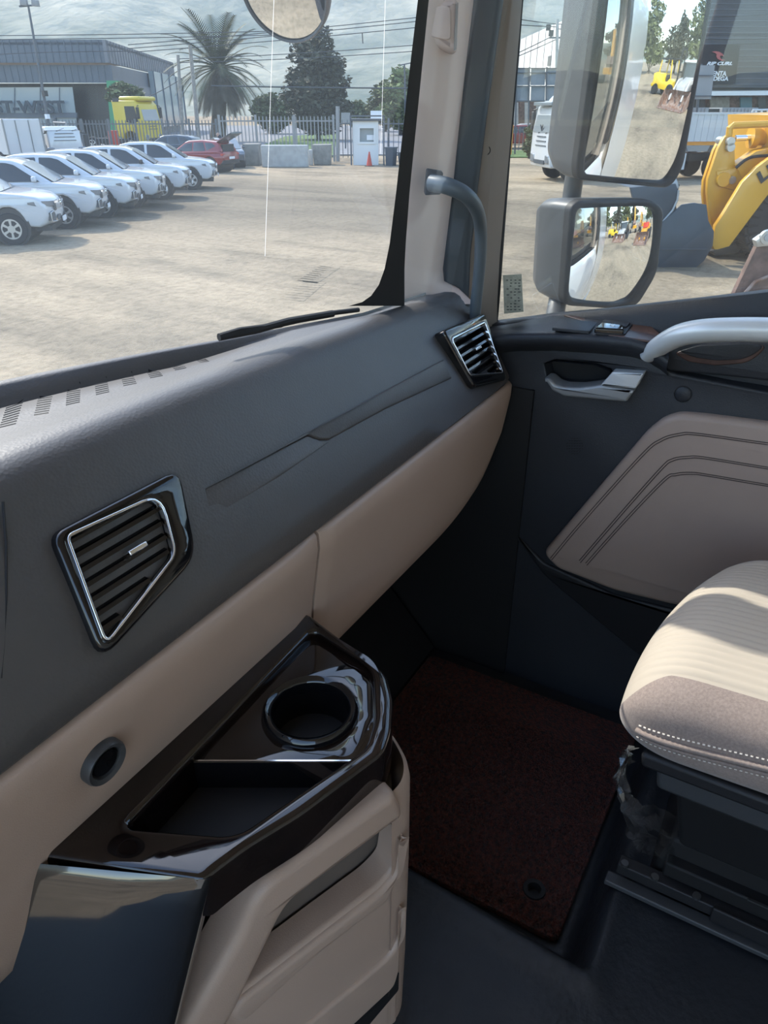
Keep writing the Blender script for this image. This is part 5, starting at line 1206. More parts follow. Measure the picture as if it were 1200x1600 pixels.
# ------------------------------------------------------------------ poles and wires
def pole(name, pts, r, m, label, cat='pole'):
    b = Vector(pts[0]); t = thing(name, (b.x, b.y, 0), label, cat); MB().tube(pts, r, 10).build('shaft', m, t); return t
lp = pole('floodlight_pole', [at_z(74, 226) if False else Vector((at_d(76, 200, 60).x, at_d(76, 200, 60).y, 0)), at_d(44, 8, 60)], [.13, .07], 'steel_pole', 'tall grey pole with twin floodlights in front of the warehouse')
MB().bar(at_d(30, 10, 60), at_d(58, 8, 60), .08, .10).build('cross_bar', 'steel_pole', lp)
for x, y in ((36, 4), (54, 5)):
    f = EF(59.8); MB().plate(ccw(f.pxs([(x-6, y-6), (x+4, y-5), (x+6, y+5), (x-5, y+4)])), f, -.3, 0, bevel=.03).build('floodlight', 'fence_light', lp)
MB().box(at_d(70, 146, 59.8), (.3, .3, .35)).build('control_box', 'black_plastic', lp); MB().box(at_d(74, 182, 59.8), (.25, .25, .3)).build('junction_box', 'print_white', lp)
pole('utility_pole', [Vector((at_d(312, 232, 62).x, at_d(312, 232, 62).y, 0)), at_d(297, 72, 62)], [.17, .13], 'wood_pole', 'leaning pale wooden pole in front of the palm')
pole('utility_pole', [Vector((at_d(287, 232, 66).x, at_d(287, 232, 66).y, 0)), at_d(278, 86, 66)], [.15, .12], 'wood_pole', 'shorter weathered wooden pole left of the palm')
wc = thing('power_lines', at_d(400, 60, 66), 'black power lines strung across the hillside', 'wires', None)
for (ax, ay), (bx_, by), sag, D in (((-60, 62), (520, 52), 2, 66), ((-60, 56), (520, 46), 2, 66), ((200, 70), (700, 22), 2, 66), ((200, 76), (700, 28), 2, 66), ((200, 82), (700, 38), 2, 66), ((280, 92), (700, 66), 3, 66), ((280, 98), (700, 76), 3, 66), ((330, 134), (700, 138), 1, 60), ((-60, 88), (200, 80), -2, 66), ((210, 160), (300, 112), 4, 66)):
    pts = [at_d(lerp(ax, bx_, k/10), lerp(ay, by, k/10)+sag*4*(k/10)*(1-k/10), D) for k in range(11)]; MB().tube(pts, .028 if ay != 134 else .05, 5).build('wire', 'wire', wc)
for x, y in ((566, 58), (452, 60)): MB().bar(at_d(x, y-6, 66), at_d(x+1, y+10, 66), .06, .06).build('line_spacer', 'wire', wc)
t = pole('street_lamp', [Vector((at_d(634, 232, 90).x, at_d(634, 232, 90).y, 0)), at_d(632, 100, 90)], [.12, .08], 'steel_pole', 'thin lamp post beyond the bushes by the pillar', 'lamp post')
MB().bar(at_d(624, 102, 90), at_d(644, 98, 90), .1, .1).build('lamp_arm', 'steel_pole', t)

# ------------------------------------------------------------------ trees
def leaves(centers, n, size, seed, flat=.5):
    random.seed(seed); m_ = MB(); vs, fs = [], []
    tot = sum(r[0]*r[1]*r[2] for _, r in centers)
    for c, r in centers:
        for i in range(int(n*r[0]*r[1]*r[2]/tot)+30):
            while True:
                p = Vector((random.uniform(-1, 1), random.uniform(-1, 1), random.uniform(-1, 1)))
                if .35 < p.length < 1: break
            q = Vector(c)+Vector((p.x*r[0], p.y*r[1], p.z*r[2])); s_ = size*random.uniform(.5, 1.3)
            a = Vector((random.gauss(0, 1), random.gauss(0, 1), random.gauss(0, 1)*flat)).normalized(); b = a.orthogonal().normalized(); b.rotate(Matrix.Rotation(random.uniform(0, 6.28), 3, a))
            o = len(vs); vs += [q-a*s_, q+b*s_*.5, q+a*s_, q-b*s_*.5]; fs.append((o, o+1, o+2, o+3))
    m_.v, m_.f = vs, fs; return m_
def tree(name, label, px, D, top, base, wpx, m, seed, n=4500, shape='cone', group=None, leaf=.28, trunk=.25):
    p = at_d(px, 220, D); p.z = 0; ht = at_d(px, top, D).z; hb = max(.3, at_d(px, base, D).z); W = wpx/1294*D/2
    t = thing(name, p, label, 'tree', group); random.seed(seed); cs = []
    K = 16
    for i in range(K):
        u = (i+.5)/K; z = lerp(hb, ht, u)
        k = {'cone': (1-u)**.55*(.55+.45*min(1, u*5)), 'round': math.sqrt(max(.05, 1-(2*u-1)**2)), 'oval': (1-u**2.2)**.6*(.72+.28*min(1, u*4)), 'willow': (1-u**3)*(.8)}[shape]
        for j in range(2):
            a = random.uniform(0, 6.28); rr = W*k*.45; cs.append((p+Vector((math.cos(a)*rr, math.sin(a)*rr, z)), (W*k*.62+.2, W*k*.62+.2, (ht-hb)/K*1.5+.15)))
    leaves(cs, n, leaf, seed, .35 if shape != 'willow' else 1.6).build('foliage', m, t, None)
    MB().tube([p, p+ZV*hb, p+ZV*(ht*.8)], [trunk, trunk*.8, .05], 8).build('trunk', 'bark', t); return t
tree('conifer_tree', 'dense dark evergreen tree right of the palm', 498, 80, 40, 200, 112, 'leaf_dark', 21, 11000, 'oval', leaf=.27)
tree('willow_tree', 'pale green drooping tree beside the pillar', 626, 95, 110, 200, 70, 'leaf_pale', 22, 4000, 'round', 'pale trees beyond the street', leaf=.35)
tree('willow_tree', 'olive green tree left of the pale drooping tree', 602, 110, 130, 196, 50, 'leaf_olive', 23, 3000, 'round', 'pale trees beyond the street', leaf=.35)
tree('roadside_bush', 'low olive bush between palm and evergreen tree', 425, 100, 150, 205, 60, 'leaf_olive', 24, 2500, 'round', leaf=.35)
tree('roadside_bush', 'distant low bush right of the evergreen tree', 562, 120, 160, 200, 50, 'leaf_olive', 25, 1800, 'round', leaf=.35)
tree('planter_shrub', 'leafy shrub showing above the yellow truck cab', 205, 66, 133, 165, 52, 'leaf_olive', 26, 2200, 'round', leaf=.22)
tree('roadside_shrub', 'green shrub beside the white flatbed truck cab', 833, 50, 198, 244, 24, 'leaf_olive', 27, 1800, 'round', leaf=.18)
# date palm
pp_ = at_d(340, 220, 75); pp_.z = 0; pm = thing('date_palm', pp_, 'tall date palm with drooping crown in front of the hillside', 'tree')
cr = at_d(342, 118, 75); top_ = cr+ZV*.6
MB().tube([pp_, pp_.lerp(cr, .5)+RT*.1, cr], [.75, .62, .7], 14).build('trunk', 'palm_trunk', pm)
random.seed(31)
def frond(dir_az, el, length, droop):
    m_ = MB(); pts = []; d = Vector((math.cos(dir_az)*math.cos(el), math.sin(dir_az)*math.cos(el), math.sin(el))); p = top_.copy(); st = length/14
    for k in range(15):
        pts.append(p.copy()); p = p+d*st; d = (d+Vector((0, 0, -droop*(.3+k/10)))).normalized()
    m_.tube(pts, [.06*(1-k/16) for k in range(15)], 4)
    for k in range(2, 15):
        dd = (pts[min(k+1, 14)]-pts[k-1]).normalized(); s_ = dd.cross(ZV).normalized(); u_ = s_.cross(dd)
        for q in (.0, .5):
            base = pts[k].lerp(pts[min(k+1, 14)], q); L_ = length*.20*math.sin(math.pi*min(1, (k+q)/15.5))+.08
            for sg in (1, -1):
                tip = base+(s_*sg*.75+dd*.75+u_*.15-ZV*.25).normalized()*L_
                m_.add([base-dd*.07, base+dd*.07, tip], [(0, 1, 2)])
    return m_
for i in range(54):
    az = i*2.399+random.uniform(-.2, .2); u = i/54; frond(az, lerp(1.2, -.45, u), random.uniform(4.3, 5.3), lerp(.06, .10, u)).build('frond', 'palm_green', pm, None)
sk_m = MB()
for i in range(40):
    az = i*2.399; frond_ = frond(az, random.uniform(-1.0, -.5), random.uniform(3.2, 4.6), .09); o = len(sk_m.v); sk_m.v += frond_.v; sk_m.f += [tuple(a+o for a in fc) for fc in frond_.f]
tag(sk_m.build('dead_skirt', 'palm_skirt', pm, None), kind='stuff')
# ------------------------------------------------------------------ right of the pillar
wr = eth('white_warehouse', 860, 150, 125, 'long white panelled warehouse beyond the screen fence', 'building')
hz = 13.0
def colD(px, y, z): d = ray(px, y); t = (z-CAM.z)/d.z; return CAM+d*t
qa, qb = colD(790, 72, hz), colD(1010, -26, hz)
wa, fw_, lw = wall_between(qa, qb, 0, hz, 'end_wall', 'white_wall', wr, 30)
m_ = MB(); 
for k in range(1, int(lw/5)): MB().plate(rect(k*5, 4, k*5+.07, hz), fw_, 0, .06).build('panel_joint', 'fence_light', wr)
MB().plate(rect(0, hz*.50, lw, hz*.56), fw_, 0, .25).build('dark_band', 'fence_grey', wr); MB().plate(rect(0, hz*.56, lw, hz*.58), fw_, 0, .9).build('ledge', 'white_wall', wr)
u_ = fw_.px(859, 95); MB().plate(rect(u_[0]-1, u_[1]-.6, u_[0]+1, u_[1]+.6), fw_, 0, .1).build('wall_vent', 'fence_grey', wr)
# utility pole with cross arm
P0 = at_d(869, 220, 60); P0.z = 0; up_ = thing('power_pole', P0, 'concrete power pole with cross arm before the white warehouse', 'pole')
MB().tube([P0, at_d(871, 30, 60)], [.16, .10], 10).build('shaft', 'concrete', up_); MB().bar(at_d(858, 59, 60), at_d(881, 59, 60), .1, .1).build('cross_arm', 'steel_pole', up_)
for x in (861, 870, 879): MB().cyl(at_d(x, 58, 60), at_d(x, 53, 60), .06, 8).build('insulator', 'black_plastic', up_)
for x, y in ((857, 43), (880, 43), (861, 52)): MB().box(at_d(x, y, 60), (.25, .25, .35)).build('transformer_fuse', 'black_plastic', up_)
wl2 = thing('street_wires', at_d(840, 60, 60), 'thin wires running to the power pole by the white warehouse', 'wires')
for a, b in (((780, 25), (872, 38)), ((780, 36), (870, 42)), ((780, 96), (860, 58)), ((780, 100), (868, 62)), ((872, 38), (1250, 20)), ((870, 45), (1250, 58)), ((1060, 55), (1250, 52)), ((1060, 62), (1250, 60)), ((1060, 70), (1250, 66))): MB().tube([at_d(lerp(a[0], b[0], k/6), lerp(a[1], b[1], k/6)+3*(k/6)*(1-k/6), 60) for k in range(7)], .025, 5).build('wire', 'wire', wl2)
# tall screen fence of grey sheets on posts
sf_ = eth('screen_fence', 845, 240, 54, 'tall grey sheet screen on steel posts before the warehouse', 'screen')
f = EF(54)
cols = [785, 806, 829, 853, 877, 901]
for i in range(len(cols)-1):
    for y0, y1 in ((107, 133), (135, 159)):
        MB().plate(ccw(f.pxs([(cols[i]+1, y0), (cols[i+1]-1, y0), (cols[i+1]-2, y1), (cols[i], y1)])), f, -.05, random.uniform(-.02, .02)).build('sheet', 'screen_panel', sf_)
for y in (106, 113, 134, 157): MB().plate(ccw(f.pxs([(780, y), (903, y), (903, y+1.3), (780, y+1.3)])), f, .02, .09).build('rail', 'steel_pole', sf_)
for x in (806, 826, 853, 877): MB().plate(ccw(f.pxs([(x, 105), (x+2, 105), (x-1, 246), (x-3, 246)])), f, .0, .14).build('post', 'steel_pole', sf_)
# shop front under the screen, bollard, parked cars far off
fence('picket_fence', 778, 905, 200, 57, 'fence_grey', 'low steel picket fence beneath the tall screen', 'fence', (790, 850, 900), pitch=.26)
p = at_z(797, 243); t = MB().lathe([(.09, 0), (.09, 1.75), (.06, 1.82), (0, 1.83)], Vector((p.x, p.y, 0)), ZV, 12, cap=False).build('bollard', 'orange_tape'); tag(t, 'orange bollard on the grass beside the pillar', 'bollard')
pc = make_suv('far_car', 'pale car parked behind the low picket fence', 'car', 'fence_light'); q = at_d(812, 222, 70); put(pc, Vector((q.x, q.y, 0)), -RT)
pc = make_suv('far_car', 'red car parked behind the low picket fence', 'car', 'suv_red'); q = at_d(800, 222, 64); put(pc, Vector((q.x, q.y, 0)), -RT)
br = epl(95, [(770, 158), (905, 158), (905, 220), (770, 220)], 6, 'brick_annex', 'rust_brown'); tag(br, 'low brown building in shade beneath the screen', 'building')
for x in (803, 820, 838, 858): epl(94.8, [(x, 160), (x+7, 160), (x+7, 200), (x, 200)], .3, 'annex_pillar', 'concrete', br)

# flatbed truck
fb = thing('flatbed_truck', (0, 0, 0), 'long white flatbed truck behind the yellow loader', 'truck')
lorry_cab(fb, 'vehicle_white', 0, 1.22, .62, 3.0, 2.1, True)
MB().tube([(.02, 0, 2.0), (.03, .14, 2.12), (.02, 0, 1.9), (.03, -.14, 2.12), (.02, 0, 2.0)], .02, 6).build('nose_emblem', 'lamp_dark', fb)
MB().box((-7.6, 0, .85), (10.5, .9, .30)).build('chassis', 'black_plastic', fb)
MB().box((-7.9, 0, 1.42), (10.8, 2.4, .14)).build('bed_floor', 'orange_tape', fb)
for sg in (1, -1):
    for i in range(4):
        x0 = -2.7-2.6*i; MB().box((x0-1.27, sg*1.22, 2.0), (2.52, .05, 1.02)).build('side_board', 'vehicle_white', fb)
        for k in range(9): MB().box((x0-.15-.29*k, sg*1.255, 2.0), (.06, .03, .98)).build('board_rib', 'vehicle_white', fb)
        MB().box((x0, sg*1.25, 1.95), (.09, .08, 1.15)).build('board_post', 'fence_light', fb)
    MB().box((-7.9, sg*1.24, 2.53), (10.5, .08, .07)).build('top_rail', 'vehicle_white', fb)
    MB().plate([(-6.1, .42), (-3.2, .42), (-3.2, 1.05), (-6.1, 1.05)], lambda a, b, w_: Vector((a, sg*(1.15+w_), b)), 0, .05, holes=[[(-5.95, .56), (-3.35, .56), (-3.35, .90), (-5.95, .90)]]).build('side_guard', 'vehicle_white', fb)
    MB().plate([(-7.0, 1.12), (-6.1, 1.12), (-6.0, 1.34), (-7.1, 1.34)], lambda a, b, w_: Vector((a, sg*(1.18+w_), b)), 0, .05).build('mud_flap', 'fence_light', fb)
    for x in (-1.1, -7.6, -9.0): wheel('wheel', fb, x, sg*1.0, .52, .52, .34, 6, .55)
for k in range(8): MB().box((-2.75, -1.1+.31*k, 2.9), (.06, .05, .9)).build('headboard_bar', 'vehicle_white', fb)
MB().box((-2.75, 0, 3.35), (.06, 2.3, .08)).build('headboard_rail', 'vehicle_white', fb)
hf_ = (RT*-.985-HD*.17).normalized(); q = at_z(842, 282); sN = Vector((hf_.y, -hf_.x, 0)); sN = sN if sN.dot(HD) < 0 else -sN
put(fb, Vector((q.x, q.y, 0))-sN*.2, hf_)

# dark shop building with banner
DB = 72
sb2 = eth('outlet_building', 1130, 200, DB, 'dark clad shop building with a black banner and white lettering', 'building')
epl(DB, [(1010, -120), (1350, -120), (1350, 138), (1010, 136)], 8, 'upper_cladding', 'roof_dark', sb2)
for y in range(-40, 136, 9): epl(DB-.05, [(1010, y), (1350, y), (1350, y+1), (1010, y+1)], .05, 'cladding_rib', 'cladding_slate', sb2)
epl(DB-.6, [(1010, 143), (1350, 141), (1350, 148), (1010, 150)], .6, 'canopy', 'white_wall', sb2)
epl(DB+1.5, [(1010, 150), (1350, 148), (1350, 205), (1010, 205)], .2, 'shop_back', 'rust_brown', sb2)
for x, w_, m in ((1080, 22, 'dark_recess'), (1110, 30, 'concrete_dark'), (1157, 18, 'teal_paint'), (1185, 12, 'dark_recess'), (1205, 30, 'concrete')): epl(DB+1.2, [(x, 152), (x+w_, 152), (x+w_, 176), (x, 176)], .2, 'shop_opening', m, sb2)
bn = part('banner', sb2)
epl(DB-.25, [(1086, 70), (1157, 69), (1149, 131), (1076, 131)], .08, 'banner_sheet', 'banner_black', bn)
f = EF(DB-.3)
def word(txt, x0, y0, x1, y1, m, bold=.01, shear=0, italic=0):
    a, b = f.px(x0, y1), f.px(x1, y0); h = b[1]-a[1]; t0 = text_mb(txt, lambda u, v, w_: f(a[0]+u, a[1]+v, w_), h*1.4, .04, bold, shear)
    k = (b[0]-a[0])/t0.width; text_mb(txt, lambda u, v, w_: f(a[0]+u*k, a[1]+v, w_), h*1.4, .04, bold, shear).build('lettering', m, bn, None)
word('RIP CURL', 1104, 96.5, 1145, 101.5, 'print_white', .012, .3)
word('VENTA', 1108, 111, 1136, 118.5, 'print_white', .012); word('BODEGA', 1102, 119.5, 1139, 126, 'print_white', .012)
wave_ = [(1112, 81), (1118, 80), (1124, 81), (1129, 84), (1131, 88), (1128, 87), (1125, 87), (1125, 90), (1128, 93), (1133, 94), (1127, 95), (1121, 92), (1119, 88), (1120, 85), (1117, 82.5)]
MB().plate(ccw(f.pxs(wave_)), f, 0, .03).build('wave_logo', 'logo_red', bn)
# grey board on a post in front
gb = eth('notice_board', 1100, 200, 45, 'grey square board on a steel post before the dark shop', 'sign')
epl(45, [(1089, 102), (1117, 102), (1111, 155), (1080, 155)], .08, 'board', 'container_grey', gb)
MB().tube([Vector((at_d(1087, 222, 45.1).x, at_d(1087, 222, 45.1).y, 0)), at_d(1096, 100, 45.1)], .07, 8).build('post', 'steel_pole', gb)
for y in (118, 150): MB().bar(at_d(1084, y, 44.9), at_d(1114, y, 44.9), .05, .05).build('brace', 'steel_pole', gb)
# containers and fence behind the flatbed
for x0, x1, m, lab in ((1072, 1100, 'container_grey', 'grey ribbed container left of the dark gate'), (1129, 1176, 'container_grey', 'grey ribbed container right of the dark gate')):
    c = eth('container', (x0+x1)/2, 200, 52, lab, 'container'); f = EF(52); a, b = f.px(x0, 168), f.px(x1, 210)
    MB().plate(rect(a[0], 0, b[0], a[1]), f, -2.4, 0).build('container_wall', m, c); ribs(frame(f(a[0], 0), RT, ZV), b[0]-a[0], .1, a[1]-.05, .22, 'corrugation', m, c, .10, .06)
dg_ = epl(52.4, [(1101, 170), (1128, 170), (1127.5, 212), (1100.5, 212)], .2, 'mesh_gate', 'dark_recess'); tag(dg_, 'dark gate between the two grey containers', 'gate')
for k in range(9): MB().bar(at_d(1102+k*3.0, 176, 52), at_d(1101.5+k*3.0, 212, 52), .05, .05).build('gate_bar', 'fence_light', dg_)
bc = epl(50, [(1154, 186), (1160, 186), (1160, 200), (1154, 200)], .4, 'red_crate', 'cone_red'); tag(bc, 'small red crate behind the flatbed truck', 'crate')
rk = eth('white_rack', 1185, 200, 40, 'white tubular rack standing behind the flatbed boards', 'rack')
for a, b in (((1172, 200), (1176, 172)), ((1176, 172), (1215, 171)), ((1172, 188), (1215, 187)), ((1190, 172), (1188, 200)), ((1200, 172), (1199, 200)), ((1181, 172), (1180, 200))): MB().tube([at_d(*a, 40), at_d(*b, 40)], .05, 6).build('tube', 'vehicle_white', rk)

# ------------------------------------------------------------------ yellow wheel loader
DL = 15.0
ld = eth('wheel_loader', 1180, 420, DL, 'yellow wheel loader with slate bucket outside the passenger window', 'loader')
def lpl2(pts, D0, th, name, m, bev=.015, r=0, par=ld): return epl(D0, pts, th, name, m, par, bev, r=r)
boom = [(1113, 383), (1118, 353), (1130, 335), (1160, 285), (1182, 262), (1215, 238), (1290, 215), (1290, 262), (1235, 285), (1200, 305), (1175, 338), (1140, 385), (1122, 390), (1116, 390)]
lpl2(boom, DL-.05, .12, 'boom_arm', 'machine_yellow', .02)
lpl2(boom, DL+1.25, .12, 'boom_arm', 'machine_yellow', .02)
lev = [(1131, 215), (1137, 211), (1144, 211), (1148, 217), (1149, 255), (1150, 262), (1170, 285), (1172, 292), (1150, 300), (1128, 350), (1114, 362), (1108, 330), (1105, 300), (1106, 280), (1112, 262), (1122, 232)]
lpl2(lev, DL+.45, .10, 'tilt_lever', 'machine_yellow', .02)
lpl2([(x-7, y+3) for x, y in lev], DL+.85, .10, 'tilt_lever', 'machine_yellow', .02)
for px, py, r_ in ((1140, 221, .075), (1140, 230, .075), (1142, 281, .07), (1129, 280, .13), (1142, 355, .10)):
    c = at_d(px, py, DL+.42); MB().cyl(c-HD*.08, c+HD*.5, r_, 18).build('pivot_pin', 'machine_yellow' if r_ > .08 else 'alloy', ld)
lpl2([(1120, 268), (1150, 262), (1170, 288), (1150, 298), (1122, 291)], DL+.40, .08, 'pivot_boss', 'machine_yellow', .02)
c0, c1 = at_d(1149, 216, DL+.7), at_d(1215, 214, DL+.7); MB().cyl(c0, c1, .055, 16).build('tilt_rod', 'chrome', ld)
MB().cyl(at_d(1172, 214, DL+.7), at_d(1182, 214, DL+.7), .20, 20).build('cylinder_gland', 'machine_yellow', ld); MB().cyl(at_d(1182, 214, DL+.7), at_d(1290, 212, DL+.7), .15, 20).build('tilt_cylinder', 'machine_yellow', ld)
MB().tube([at_d(1139, 212, DL+.2), at_d(1140, 200, DL+.2), at_d(1146, 196, DL+.2), at_d(1290, 190, DL+.2)], .06, 8).build('hose_guard', 'machine_yellow', ld)
MB().tube(smoothpath([at_d(1150, 262, DL+.3), at_d(1170, 247, DL+.3), at_d(1200, 243, DL+.3), at_d(1260, 240, DL+.3)], 4), .03, 6).build('hose', 'black_rubber', ld)
lpl2([(1150, 258), (1182, 236), (1290, 210), (1290, 225), (1190, 252), (1160, 280)], DL+.35, .3, 'cross_member', 'machine_yellow', .02)
# bucket
bk = part('bucket', ld)
side = [(930, 352), (1000, 362), (1034, 348), (1066, 320), (1085, 317), (1104, 320), (1107, 345), (1116, 362), (1114, 384), (1100, 408), (1083, 422), (1018, 426), (930, 426)]
lpl2(side, DL-.35, .05, 'side_plate', 'bucket_slate', .01, par=bk); lpl2(side, DL+2.35, .05, 'side_plate', 'bucket_slate', .01, par=bk)
f = EF(DL-.3); curve_ = [(985, 293), (1056, 287), (1060, 298), (1058, 330), (1080, 350), (1098, 370), (1100, 395), (1083, 419), (1010, 424), (925, 426)]
q = [f.px(*p) for p in curve_]; q = [tuple(v[:2]) for v in smoothpath([(a, b, 0) for a, b in q], 4)]
inn = offset_poly(q, .06); rows = [[f(a, b, w_) for a, b in q] for w_ in (-.02, -2.6)]
MB().grid(rows).build('bucket_shell', 'bucket_slate', bk, 60)
b2 = [f.px(*p) for p in [(985, 293), (1056, 287), (1060, 298), (1053, 325), (1036, 346), (1002, 364)]]
MB().plate(ccw(b2), f, -.08, 0, bevel=.01).build('spill_guard', 'bucket_slate', bk)
MB().tube([f(*f.px(*p), .01) for p in [(1060, 297), (1058, 312), (1051, 328), (1034, 348), (1018, 358)]], .02, 6).build('edge_bead', 'dull_silver', bk)
MB().tube([f(*f.px(*p), .06) for p in [(1030, 389), (1103, 389)]], .01, 6).build('wear_line', 'mirror_shell', bk)
MB().plate(ccw(f.pxs([(1020, 284), (1058, 280), (1062, 292), (1058, 298)])), f, -2.4, -.02, bevel=.01).build('top_plate', 'dull_silver', bk)
# wheels with lug tread
def big_wheel(px, py, D, r_):
    o = part('wheel', ld); c = at_d(px, py, D); ax = HD
    MB().lathe([(r_*.5, 0), (r_*.62, -.02), (r_*.9, .0), (r_*.97, .05), (r_*.985, .3), (r_*.97, .55), (r_*.9, .6), (r_*.5, .6)], c, ax, 40).build('tyre', 'tyre', o, 40)
    MB().lathe([(0, .1), (r_*.2, .06), (r_*.25, .14), (r_*.45, .16), (r_*.5, .02), (r_*.56, -.01)], c, ax, 28, cap=False).build('hub', 'machine_yellow', o)
    m_ = MB(); n = 26
    for k in range(n):
        a = 2*math.pi*k/n
        for side_k in (0, 1):
            aa = a+(math.pi/n if side_k else 0); rd = RT*math.cos(aa)+ZV*math.sin(aa); tn = -RT*math.sin(aa)+ZV*math.cos(aa)
            w0_, w1_ = (-.015, .30) if not side_k else (.30, .615)
            b0 = c+ax*w0_+rd*r_*.93; b1 = c+ax*w1_+rd*r_*1.0; sh_ = tn*(.10 if side_k else -.10)
            m_.add([b0-tn*.075, b0+tn*.075, b1+tn*.06+sh_, b1-tn*.06+sh_, b0-tn*.065+rd*.075, b0+tn*.065+rd*.075, b1+tn*.05+sh_+rd*.06, b1-tn*.05+sh_+rd*.06], [(3, 2, 1, 0), (4, 5, 6, 7), (0, 1, 5, 4), (1, 2, 6, 5), (2, 3, 7, 6), (3, 0, 4, 7)])
            if not side_k:
                e0, e1 = c+rd*r_*.70, c+rd*r_*.96; m_.bar(e0-ax*.01, e1-ax*.02, .10, .05, up=ax)
    m_.build('tread_lugs', 'tyre', o, None)
big_wheel(1226, 346, DL+.10, .74); big_wheel(1128, 372, DL+2.0, .70)
lpl2([(1110, 392), (1150, 380), (1165, 385), (1150, 396), (1120, 400)], DL+.6, 1.2, 'front_axle', 'black_plastic')
lpl2([(1145, 335), (1180, 310), (1230, 300), (1260, 400), (1180, 395), (1150, 372)], DL+.5, 1.4, 'front_frame', 'black_plastic')
lpl2([(1215, 180), (1300, 175), (1310, 320), (1215, 320)], DL+.1, 2.2, 'engine_hood', 'machine_yellow')
f = EF(DL-.06); a, b = f.px(1187, 287), f.px(1218, 262)
dirv = Vector((b[0]-a[0], b[1]-a[1])); d_ = dirv.normalized(); nrm = Vector((-d_.y, d_.x)); 
hL = .30; text_mb('LI', lambda u, v, w_: f(a[0]+d_.x*u+nrm.x*v+.10*v, a[1]+d_.y*u+nrm.y*v, .022+w_), hL, .01, .012, 0, 1.35).build('lettering', 'black_plastic', ld, None)
# rusty bucket arm in the lower corner of the window
rbk = eth('rusty_bucket', 1190, 452, 8.5, 'rusty brown digger bucket in front of the loader wheel', 'bucket')
epl(8.5, [(1142, 470), (1183, 384), (1200, 379), (1260, 380), (1300, 470)], .08, 'bucket_cheek', 'rust_brown', rbk, .01); epl(9.6, [(1150, 475), (1190, 390), (1260, 385), (1300, 470)], .08, 'bucket_cheek', 'rust_brown', rbk, .01)
MB().grid([[at_d(x, y, D) for x, y in ((1145, 468), (1184, 386), (1200, 381), (1262, 382))] for D in (8.5, 9.6)]).build('bucket_back', 'rust_brown', rbk)
c = at_d(1199, 371, 8.45); MB().cyl(c-HD*.02, c+HD*.12, .04, 20).build('pin', 'dull_silver', rbk); MB().lathe([(.045, -.01), (.075, -.01), (.08, .03), (.045, .04)], c, HD, 24).build('pin_collar', 'alloy', rbk)
epl(8.46, [(1181, 376), (1192, 368), (1210, 372), (1205, 384), (1184, 386)], .1, 'pin_bracket', 'alloy', rbk, .005)
MB().tube([at_d(x, y, 8.45) for x, y in ((1160, 462), (1180, 440), (1200, 432))], .02, 6).build('weld_bead', 'rust', rbk)
# ------------------------------------------------------------------ behind the truck: what the side mirrors see
def mwheel(par, x, y, r_, w_=.4, hubm='machine_yellow'):
    o = part('wheel', par); c = Vector((x, y, r_))
    MB().lathe([(r_*.5, -w_/2), (r_*.9, -w_/2), (r_, -w_*.3), (r_, w_*.3), (r_*.9, w_/2), (r_*.5, w_/2)], c, (0, 1, 0), 26).build('tyre', 'tyre', o); MB().lathe([(0, -w_*.40), (r_*.5, -w_*.42), (r_*.55, 0), (r_*.5, w_*.42), (0, w_*.40)], c, (0, 1, 0), 18, cap=False).build('hub', hubm, o)
def xz(par, name, m, pts, y0, y1, bev=.04): return MB().plate(pts, YM, y0, y1, bevel=bev, both=True).build(name, m, par)
fk = thing('forklift', (0, 0, 0), 'yellow forklift reflected in the upper side mirror', 'forklift')
xz(fk, 'body', 'fork_yellow', [(-1.6, .5), (1.2, .45), (1.3, 1.2), (.6, 1.35), (.3, 1.1), (-.4, 1.1), (-.6, 1.7), (-1.7, 1.7), (-1.8, .9)], -.75, .75, .08)
xz(fk, 'counterweight', 'fork_yellow', [(-2.1, .6), (-1.5, .5), (-1.5, 1.75), (-2.0, 1.6)], -.8, .8, .12)
for x, z0, x2 in ((.75, 1.3, .45), (-1.2, 1.7, -1.1)):
    for y in (-.65, .65): MB().bar((x, y, z0), (x2, y, 2.75), .09, .09).build('guard_post', 'fork_yellow', fk)
MB().box((-.33, 0, 2.78), (1.8, 1.45, .09)).build('overhead_guard', 'black_plastic', fk)
for k in range(5): MB().bar((-1.1+.36*k, -.65, 2.85), (-1.1+.36*k, .65, 2.85), .05, .05).build('guard_bar', 'black_plastic', fk)
for y in (-.4, .4): MB().box((1.55, y, 1.9), (.16, .14, 3.5)).build('mast_rail', 'black_plastic', fk)
for z in (.5, 1.9, 3.5): MB().box((1.55, 0, z), (.12, .8, .14)).build('mast_tie', 'black_plastic', fk)
for y in (-.35, .35): MB().box((2.25, y, .12), (1.2, .14, .06)).build('fork', 'dull_silver', fk)
MB().box((-.15, 0, 1.35), (.5, .5, .5)).build('seat', 'black_plastic', fk, bevel=.08)
for x, r_ in ((1.0, .5), (-1.3, .42)):
    for y in (-.78, .78): mwheel(fk, x, y, r_, .34, 'fork_yellow')
put(fk, Vector((2.2, -25.5, 0)), Vector((.75, .65, 0)).normalized())
